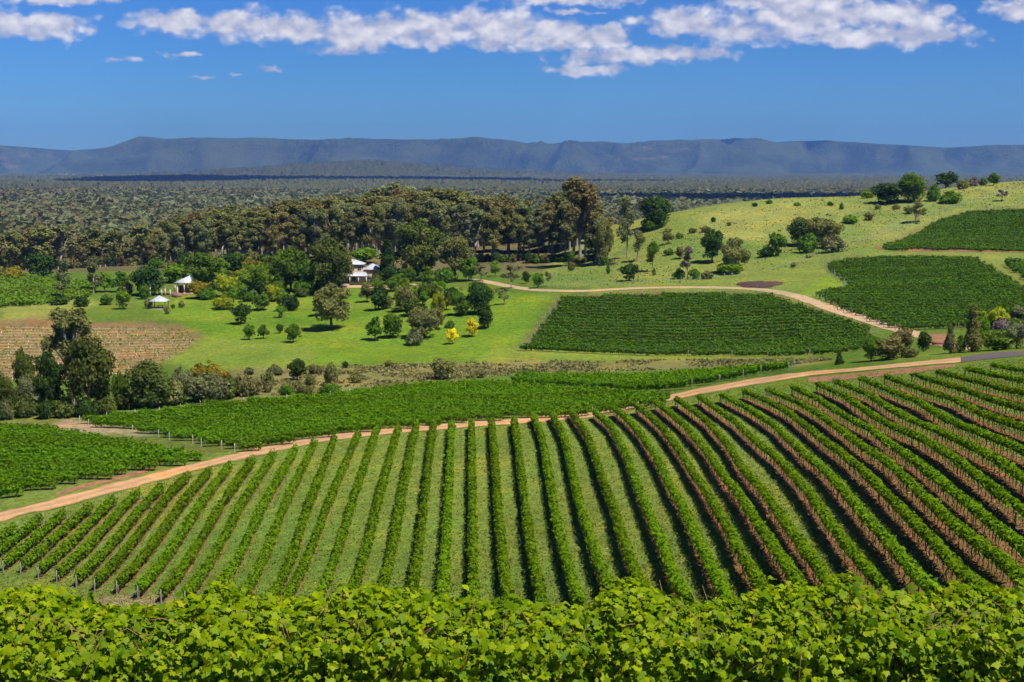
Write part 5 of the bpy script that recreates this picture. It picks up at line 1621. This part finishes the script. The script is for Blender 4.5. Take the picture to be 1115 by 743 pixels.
for (lo, hi, nc, sz) in ((0, 1200, 60, 0.36), (1200, 1900, 26, 0.55), (1900, 4000, 12, 0.80)):
    s = np.nonzero((d_ >= lo) & (d_ < hi))[0]
    idx = np.repeat(s, nc); N = len(idx)
    if not N: continue
    dd_ = unit(wrg.normal(size=(N, 3)) + (0, 0, 0.55))
    r = wrg.uniform(0.7, 1.1, N)
    Pc = np.stack([x_[idx], d_[idx], z_[idx] + hT[idx] * 0.62], -1) + dd_ * r[:, None] * np.stack([rT[idx], rT[idx], hT[idx] * 0.40], -1)
    V, F_ = cards(Pc, dd_ + (0, 0, 0.3) + wrg.normal(0, 0.5, (N, 3)), rT[idx] * sz * wrg.uniform(0.6, 1.3, N), wrg)
    Vs.append(V); Fs.append(F_ + k0); k0 += len(V)
    tr_ = wrg.random(nT)
    tt.append(np.clip(tr_[idx] * 0.6 + wrg.random(N) * 0.4, 0, 1)); mi.append(kinds[idx])
tag(link('plain_forest', mesh_np('plain_forest', np.concatenate(Vs), [np.concatenate(Fs)], [L['wood_a'], L['wood_b'], L['wood_c']], tint=np.concatenate(tt), mi=np.concatenate(mi))),
    'grey green eucalyptus forest covering the plain below the farm', 'forest', kind='stuff')
# beyond that the tree tops close to one rough canopy
r_ = [3150.0]
while r_[-1] < 15200: r_.append(r_[-1] * 1.0042)
r_ = np.array(r_); a2 = np.linspace(-0.47, 0.47, 1000)
Rr, Aa = np.meshgrid(r_, a2, indexing='ij')
Xf, Yf = Rr * Aa, Rr * np.sqrt(np.maximum(1 - 0 * Aa, 0.1))
jit = wrg.normal(0, 0.3, Xf.shape)
Xf = Xf + jit * Rr * (a2[1] - a2[0]); Yf = Yf + wrg.normal(0, 0.3, Yf.shape) * Rr * 0.0042
patch = fbm(Xf / 420, Yf / 420, 4, 51)
open_ = sstep(0.74, 0.80, fbm(Xf / 900, Yf / 500, 3, 57))
Zf = plain(Xf, Yf) + (20 * wrg.random(Xf.shape) ** 1.6 + 16 * (patch - 0.5)) * (1 - open_) + 0.5
kk = np.arange(Xf.size).reshape(Xf.shape)
Ff = np.stack([kk[:-1, :-1], kk[:-1, 1:], kk[1:, 1:], kk[1:, :-1]], -1).reshape(-1, 4)
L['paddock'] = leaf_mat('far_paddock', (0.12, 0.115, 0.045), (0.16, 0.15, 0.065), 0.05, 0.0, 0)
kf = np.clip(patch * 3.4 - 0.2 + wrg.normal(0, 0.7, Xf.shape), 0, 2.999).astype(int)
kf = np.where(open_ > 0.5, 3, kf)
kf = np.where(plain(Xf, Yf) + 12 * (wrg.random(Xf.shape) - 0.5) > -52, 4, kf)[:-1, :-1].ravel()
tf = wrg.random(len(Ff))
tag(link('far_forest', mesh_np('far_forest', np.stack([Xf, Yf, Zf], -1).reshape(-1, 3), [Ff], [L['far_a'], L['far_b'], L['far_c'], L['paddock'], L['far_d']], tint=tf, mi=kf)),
    'far forest canopy reaching to the foot of the mountains', 'forest', kind='stuff')

# ------------------------------------------------------------------ buildings
def building(name, u, v, label, cat, dmin=330, rz=0.0):
    p = hit(u, v, 0, dmin=dmin)
    r = link(name, None, None, tuple(p))
    r.rotation_euler = (0, 0, rz)
    tag(r, label, cat)
    return r, p[1] / F0


def window(parent, x, y, z, w, h, frame=M_white):
    """framed window on a wall whose face is at y, looking to -y"""
    f = MB()
    t = 0.09
    f.box(x - w / 2 - t, x - w / 2, y - 0.06, y - 0.003, z - t, z + h + t).box(x + w / 2, x + w / 2 + t, y - 0.06, y - 0.003, z - t, z + h + t)
    f.box(x - w / 2, x + w / 2, y - 0.06, y - 0.003, z - t, z).box(x - w / 2, x + w / 2, y - 0.06, y - 0.003, z + h, z + h + t)
    f.box(x - 0.03, x + 0.03, y - 0.05, y - 0.004, z, z + h)
    fo = f.build('window', frame, parent)
    MB().box(x - w / 2, x + w / 2, y - 0.025, y - 0.005, z, z + h).build('pane', M_glass, fo)
    return fo


hs, k = building('homestead', 390, 309.5, 'two storey salmon walled homestead with pale roofs and a white posted verandah', 'house')
MB().box(-8.0, 1.6, 1.0, 7.0, -0.4, 6.45).build('wall', M_wallp, hs)
MB().box(1.6, 7.2, 2.4, 8.5, -0.4, 4.6).build('wing_wall', M_wally, hs)
ro = MB().hip(-8.5, 2.1, 0.5, 7.5, 6.45, 8.0).build('roof', M_roofw, hs)
MB().box(-5.2, -4.4, 4.2, 4.9, 6.9, 8.9).build('chimney', M_brick, ro)
MB().hip(1.2, 7.7, 1.9, 9.0, 4.62, 6.6).build('wing_roof', M_roofw, hs)
vr = MB()
vr.add([(-8.6, -1.9, 2.75), (3.4, -1.9, 2.75), (3.4, -1.9, 2.87), (-8.6, -1.9, 2.87), (-8.0, 0.98, 3.9), (2.6, 0.98, 3.9), (2.6, 0.98, 4.02), (-8.0, 0.98, 4.02)],
       [(0, 1, 2, 3), (3, 2, 6, 7), (1, 0, 4, 5), (1, 5, 6, 2), (0, 3, 7, 4), (5, 4, 7, 6)])
vr.build('verandah_roof', M_roofw, hs)
MB().box(-8.5, 3.3, -1.8, 0.98, -0.4, 0.18).build('verandah_floor', M_stone, hs)
for x in (-8.2, -5.2, -2.6, 0.25, 2.9):
    MB().box(x - 0.13, x + 0.13, -1.75, -1.49, 0.18, 2.74).box(x - 0.2, x + 0.2, -1.82, -1.42, 2.5, 2.72).build('verandah_post', M_white, hs)
for (x, z, w, h) in ((-1.9, 4.55, 1.0, 1.3), (0.35, 4.55, 1.0, 1.3), (-5.2, 4.55, 1.0, 1.3), (-1.6, 1.0, 1.0, 1.5), (-6.4, 1.0, 1.0, 1.5)):
    window(hs, x, 1.0, z, w, h)
dr = MB().box(0.0, 1.0, 0.93, 0.997, 0.2, 2.3).build('door', M_white, hs)
MB().box(0.85, 0.91, 0.88, 0.93, 1.2, 1.32).build('handle', M_wire, dr)
for x in (3.4, 5.6):
    window(hs, x, 2.4, 1.2, 1.2, 1.6)
hp = hit(391, 310.6, 0, dmin=330)
rgh = np.random.default_rng(8)
hl = [np.array([hp[0] - 3.2, hp[1]]), np.array([hp[0] + 4.5, hp[1]])]
V, Fq, tt = hedge(resample(hl, 0.8), 70, 0.22, 0.45, 0.0, 0.85, rgh, 0.1, True, hp)
tag(link('clipped_hedge', mesh_np('clipped_hedge', V, [Fq], [L['mid']], tint=tt), None, hp), 'low clipped hedge along the front of the homestead verandah', 'hedge')

gz, k = building('gazebo', 174, 336, 'small square gazebo with white pyramid roof on the lawn', 'gazebo')
MB().hip(-2.6, 2.6, -2.6, 2.6, 2.25, 3.95, 0.0, 0.1).build('roof', M_roofw, gz)
for x in (-2.1, 2.1):
    for y in (-2.1, 2.1):
        MB().box(x - 0.09, x + 0.09, y - 0.09, y + 0.09, -0.2, 2.24).build('post', M_wood, gz)
MB().box(-2.4, 2.4, -2.4, 2.4, -0.4, 0.12).build('floor', M_stone, gz)
rail = MB()
for y in (-2.1, 2.1):
    rail.box(-2.0, 2.0, y - 0.04, y + 0.04, 0.75, 0.85)
for x in (-2.1, 2.1):
    rail.box(x - 0.04, x + 0.04, -2.0, 2.0, 0.75, 0.85)
rail.build('railing', M_wood, gz)
p = hit(174, 336, 0, dmin=330)
tb = link('picnic_table', None, None, (p[0] + 0.2, p[1], p[2] + 0.12))
MB().box(-0.9, 0.9, -0.4, 0.4, 0.70, 0.76).build('tabletop', M_wood, tb)
for x in (-0.7, 0.7):
    MB().box(x - 0.05, x + 0.05, -0.3, 0.3, 0.0, 0.70).build('leg', M_wood, tb)
for y in (-0.75, 0.75):
    MB().box(-0.9, 0.9, y - 0.13, y + 0.13, 0.40, 0.45).box(-0.7, -0.6, y - 0.1, y + 0.1, 0, 0.40).box(0.6, 0.7, y - 0.1, y + 0.1, 0, 0.40).build('bench', M_wood, tb)
tag(tb, 'brown picnic table under the white gazebo roof', 'table')

pv, k = building('pavilion', 201, 320, 'garden pavilion with steep pale roof on cream columns', 'pavilion')
rf = MB()
z0, z1 = 3.6, 6.0
rf.add([(-3.0, -2.2, z0), (3.1, -2.2, z0), (3.1, 2.6, z0), (-3.0, 2.6, z0), (-3.0, -2.2, z0 + .12), (3.1, -2.2, z0 + .12), (3.1, 2.6, z0 + .12), (-3.0, 2.6, z0 + .12), (1.9, -0.4, z1), (1.9, 0.8, z1)],
       [(0, 3, 2, 1), (0, 1, 5, 4), (1, 2, 6, 5), (2, 3, 7, 6), (3, 0, 4, 7), (4, 8, 9, 7), (5, 6, 9, 8)], [(4, 5, 8), (6, 7, 9)])
rf.build('roof', M_roofw, pv)
MB().add([(1.95, -0.38, z1 + .02), (3.16, -2.1, z0 + .16), (3.16, 2.5, z0 + .16), (1.95, 0.78, z1 + .02), (1.95, -0.38, z1 + .10), (3.24, -2.1, z0 + .2), (3.24, 2.5, z0 + .2), (1.95, 0.78, z1 + .10)],
         [(0, 3, 2, 1), (4, 5, 6, 7), (0, 1, 5, 4), (2, 3, 7, 6), (1, 2, 6, 5), (3, 0, 4, 7)]).build('gable_sheet', M_roofd, pv)
for x in (-2.6, 0.35, 2.7):
    for y in (-1.8, 2.2):
        MB().box(x - 0.2, x + 0.2, y - 0.2, y + 0.2, 0.5, 3.59).box(x - 0.28, x + 0.28, y - 0.28, y + 0.28, -0.4, 0.5).build('column', M_cream, pv)
MB().box(-3.0, 3.1, -2.2, 2.6, -0.5, 0.35).build('brick_base', M_brick, pv)
MB().box(-2.4, 2.5, 2.05, 2.35, 0.36, 2.6).build('rear_wall', M_brick, pv)

pg, k = building('pergola', 182, 322, 'long cream posted garden pergola on brick plinths beside the pavilion', 'pergola')
for (u, vt, vb) in ((166, 314, 325), (176, 316, 322), (180, 314, 322), (187, 318, 324), (197, 317, 327)):
    x = (u - 182) * k; y = -(vb - 322) * 0.9
    hh = (vb - vt) * k + 0.3
    MB().box(x - 0.19, x + 0.19, y - 0.19, y + 0.19, -0.5, hh).box(x - 0.26, x + 0.26, y - 0.26, y + 0.26, hh, hh + 0.12).build('post', M_cream, pg)
MB().box(-3.2, 3.6, 1.4, 1.75, -0.5, 0.8).box(2.2, 5.4, -3.0, -2.7, -0.5, 0.9).build('brick_wall', M_brick, pg)
MB().box(-3.8, 3.5, 0.55, 0.7, 2.35, 2.5).box(-3.8, 3.5, -0.2, -0.05, 2.35, 2.5).build('beam', M_wood, pg)


def shed(u, v, w, h, rh, mat, label, dmin=330, roofmat=M_roofg):
    s, k = building('shed', u, v, label, 'shed', dmin)
    MB().box(-w / 2, w / 2, 0, w * 0.6, -0.4, h).build('wall', mat, s)
    MB().hip(-w / 2 - .4, w / 2 + .4, -0.4, w * 0.6 + .4, h, h + rh, w / 2 + 0.38).build('roof', roofmat, s)
    MB().box(-0.8, 0.8, -0.06, -0.003, 0.0, 2.2).build('door', M_wood, s)
    return s


shed(267, 284, 6.2, 2.9, 1.2, M_wally, 'shed with pale green roof among trees left of centre', roofmat=M_roofg)
shed(303, 289, 3.6, 2.6, 0.8, M_wally, 'smaller grey green roofed shed behind the shady garden tree')
sh, k = building('water_trough', 1021, 375.5, 'low red brown trough on the red earth beside the road conifers', 'trough', 236)
MB().box(-1.1, 1.1, -0.4, 0.4, 0.0, 0.12).box(-1.1, 1.1, -0.4, -0.32, 0.12, 0.62).box(-1.1, 1.1, 0.32, 0.4, 0.12, 0.62).box(-1.1, -1.02, -0.32, 0.32, 0.12, 0.62).box(1.02, 1.1, -0.32, 0.32, 0.12, 0.62).build('basin', M_rust, sh)

# far pale buildings of the settlements at the foot of the mountains
for i, (u, d, w, h, lb) in enumerate([(565, 11200, 60, 14, 'white far building, left of three at the mountain foot, centre'), (573, 11300, 60, 14, 'white far building, widest of three at the mountain foot, centre'),
                                      (583, 11200, 50, 14, 'white far building, right of three at the mountain foot, centre'),
                                      (58, 11300, 60, 6, 'pale far roof, left of three at the mountain foot, far left'), (70, 11400, 80, 8, 'long pale far roof in the middle at the mountain foot, far left'),
                                      (84, 11300, 60, 6, 'pale far roof, right of three at the mountain foot, far left')]):
    x = (u - CU) / F0 * d
    z = float(plain(np.array([x]), np.array([float(d)]))[0])
    b = link('far_building', None, None, (x, d, z))
    MB().box(-w / 2, w / 2, 0, w * 0.5, -2, 12 + h * 0.5).build('wall', M_white, b)
    MB().hip(-w / 2 - 2, w / 2 + 2, -2, w * 0.5 + 2, 12 + h * 0.5, 12 + h, w / 2, 0.5).build('roof', M_roofw, b)
    tag(b, lb, 'building', 'far buildings at the mountain foot')

# ------------------------------------------------------------------ fences
ME_fp = MB().tube([(0, 0, -0.2), (0, 0, 1.25)], [0.075, 0.07], 5).mesh('post', [M_post])


def fence(px, gap, label, dmin=250):
    pts = resample(H3(px, dmin=dmin), gap)
    z = hm(pts[:, 0], pts[:, 1])
    r = link('wire_fence', None, None, (pts[0, 0], pts[0, 1], z[0]))
    o0 = np.array([pts[0, 0], pts[0, 1], z[0]])
    P3 = np.concatenate([pts, z[:, None]], -1) - o0
    for q in P3[:100]:
        link('post', ME_fp, r, tuple(q))
    for h in (0.35, 0.7, 1.1):
        MB().tube(P3 + (0, 0, h), 0.006, 4).build('wire', M_wire, r)
    tag(r, label, 'fence')
    return r


fence([(607, 314.5), (660, 310), (711, 308.5), (736, 307), (786, 303), (811, 300.5), (836, 297), (860, 290.5), (885, 280), (923, 268)], 2.6,
      'post and wire fence along the grass above the gravel track')
fence([(924, 268), (956, 258), (986, 246.5), (1011, 236.5), (1041, 225), (1074, 215), (1115, 204), (1140, 199)], 2.8, 'post and wire fence climbing the hill above the upper right vines')

# ------------------------------------------------------------------ clouds overhead (out of frame) whose shadows lie on the plain and the range
M_cloud = bpy.data.materials.new('cloud'); M_cloud.use_nodes = True
g = NT(M_cloud.node_tree)
cd = g.n('ShaderNodeBsdfDiffuse', ins={0: (0.9, 0.9, 0.9, 1)}); ct = g.n('ShaderNodeBsdfTranslucent', ins={0: (0.8, 0.8, 0.8, 1)})
g.n('ShaderNodeOutputMaterial', ins={0: g.n('ShaderNodeMixShader', ins={0: 0.25, 1: cd.outputs[0], 2: ct.outputs[0]}).outputs[0]})


def cloud(xs_, ys_, rx, ry, alt, zg, seed):
    """puffy cloud placed so that its shadow falls at (xs_, ys_) on ground height zg"""
    k = (alt - zg) / SDIR.z
    cx, cy = xs_ + SDIR.x * k, ys_ + SDIR.y * k
    nu, nv = 72, 26
    th = np.linspace(0, 2 * PI, nu, endpoint=False); ph = np.linspace(-PI / 2, PI / 2, nv)
    TH, PH = np.meshgrid(th, ph, indexing='ij')
    dx, dy, dz = np.cos(PH) * np.cos(TH), np.cos(PH) * np.sin(TH), np.sin(PH)
    bump = 0.62 + 0.75 * fbm(dx * 2.2 + 9, dy * 2.2 + dz * 1.7 + 5, 4, seed)
    V = np.stack([dx * rx * bump, dy * ry * bump, np.where(dz > 0, dz * 0.35, dz * 0.08) * min(rx, ry) * bump], -1)
    kk = np.arange(nu * nv).reshape(nu, nv)
    Fc = np.stack([kk[:, :-1], np.roll(kk, -1, 0)[:, :-1], np.roll(kk, -1, 0)[:, 1:], kk[:, 1:]], -1).reshape(-1, 4)
    return tag(link('cloud', mesh_np('cloud', V.reshape(-1, 3), [Fc], [M_cloud], smooth=True), None, (cx, cy, alt)), 'fair weather cloud overhead', kind='structure')


cloud(-950, 6900, 980, 1200, 2600, -55, 61)
cloud(180, 6300, 560, 360, 2500, -55, 62)
cloud(700, 2500, 620, 260, 2000, -60, 63)
cloud(2700, 16300, 900, 900, 3200, 150, 64)
cloud(-3950, 16400, 420, 800, 3200, 150, 65)

# ------------------------------------------------------------------ haze
mh = bpy.data.materials.new('haze'); mh.use_nodes = True
g = NT(mh.node_tree)
pvv = g.n('ShaderNodeVolumePrincipled', ins={'Color': (0.20, 0.44, 1.0, 1), 'Density': 4.6e-5, 'Anisotropy': 0.0})
om = g.n('ShaderNodeOutputMaterial')
g.link(pvv.outputs[0], om.inputs['Volume'])
hz = MB().box(-16500, 16500, -400, 22500, min(float(GZ.min()), -120) - 1.0, 620).mesh('haze', [mh])
tag(link('haze', hz), 'thin blue distance haze over the valley', 'haze', kind='stuff')
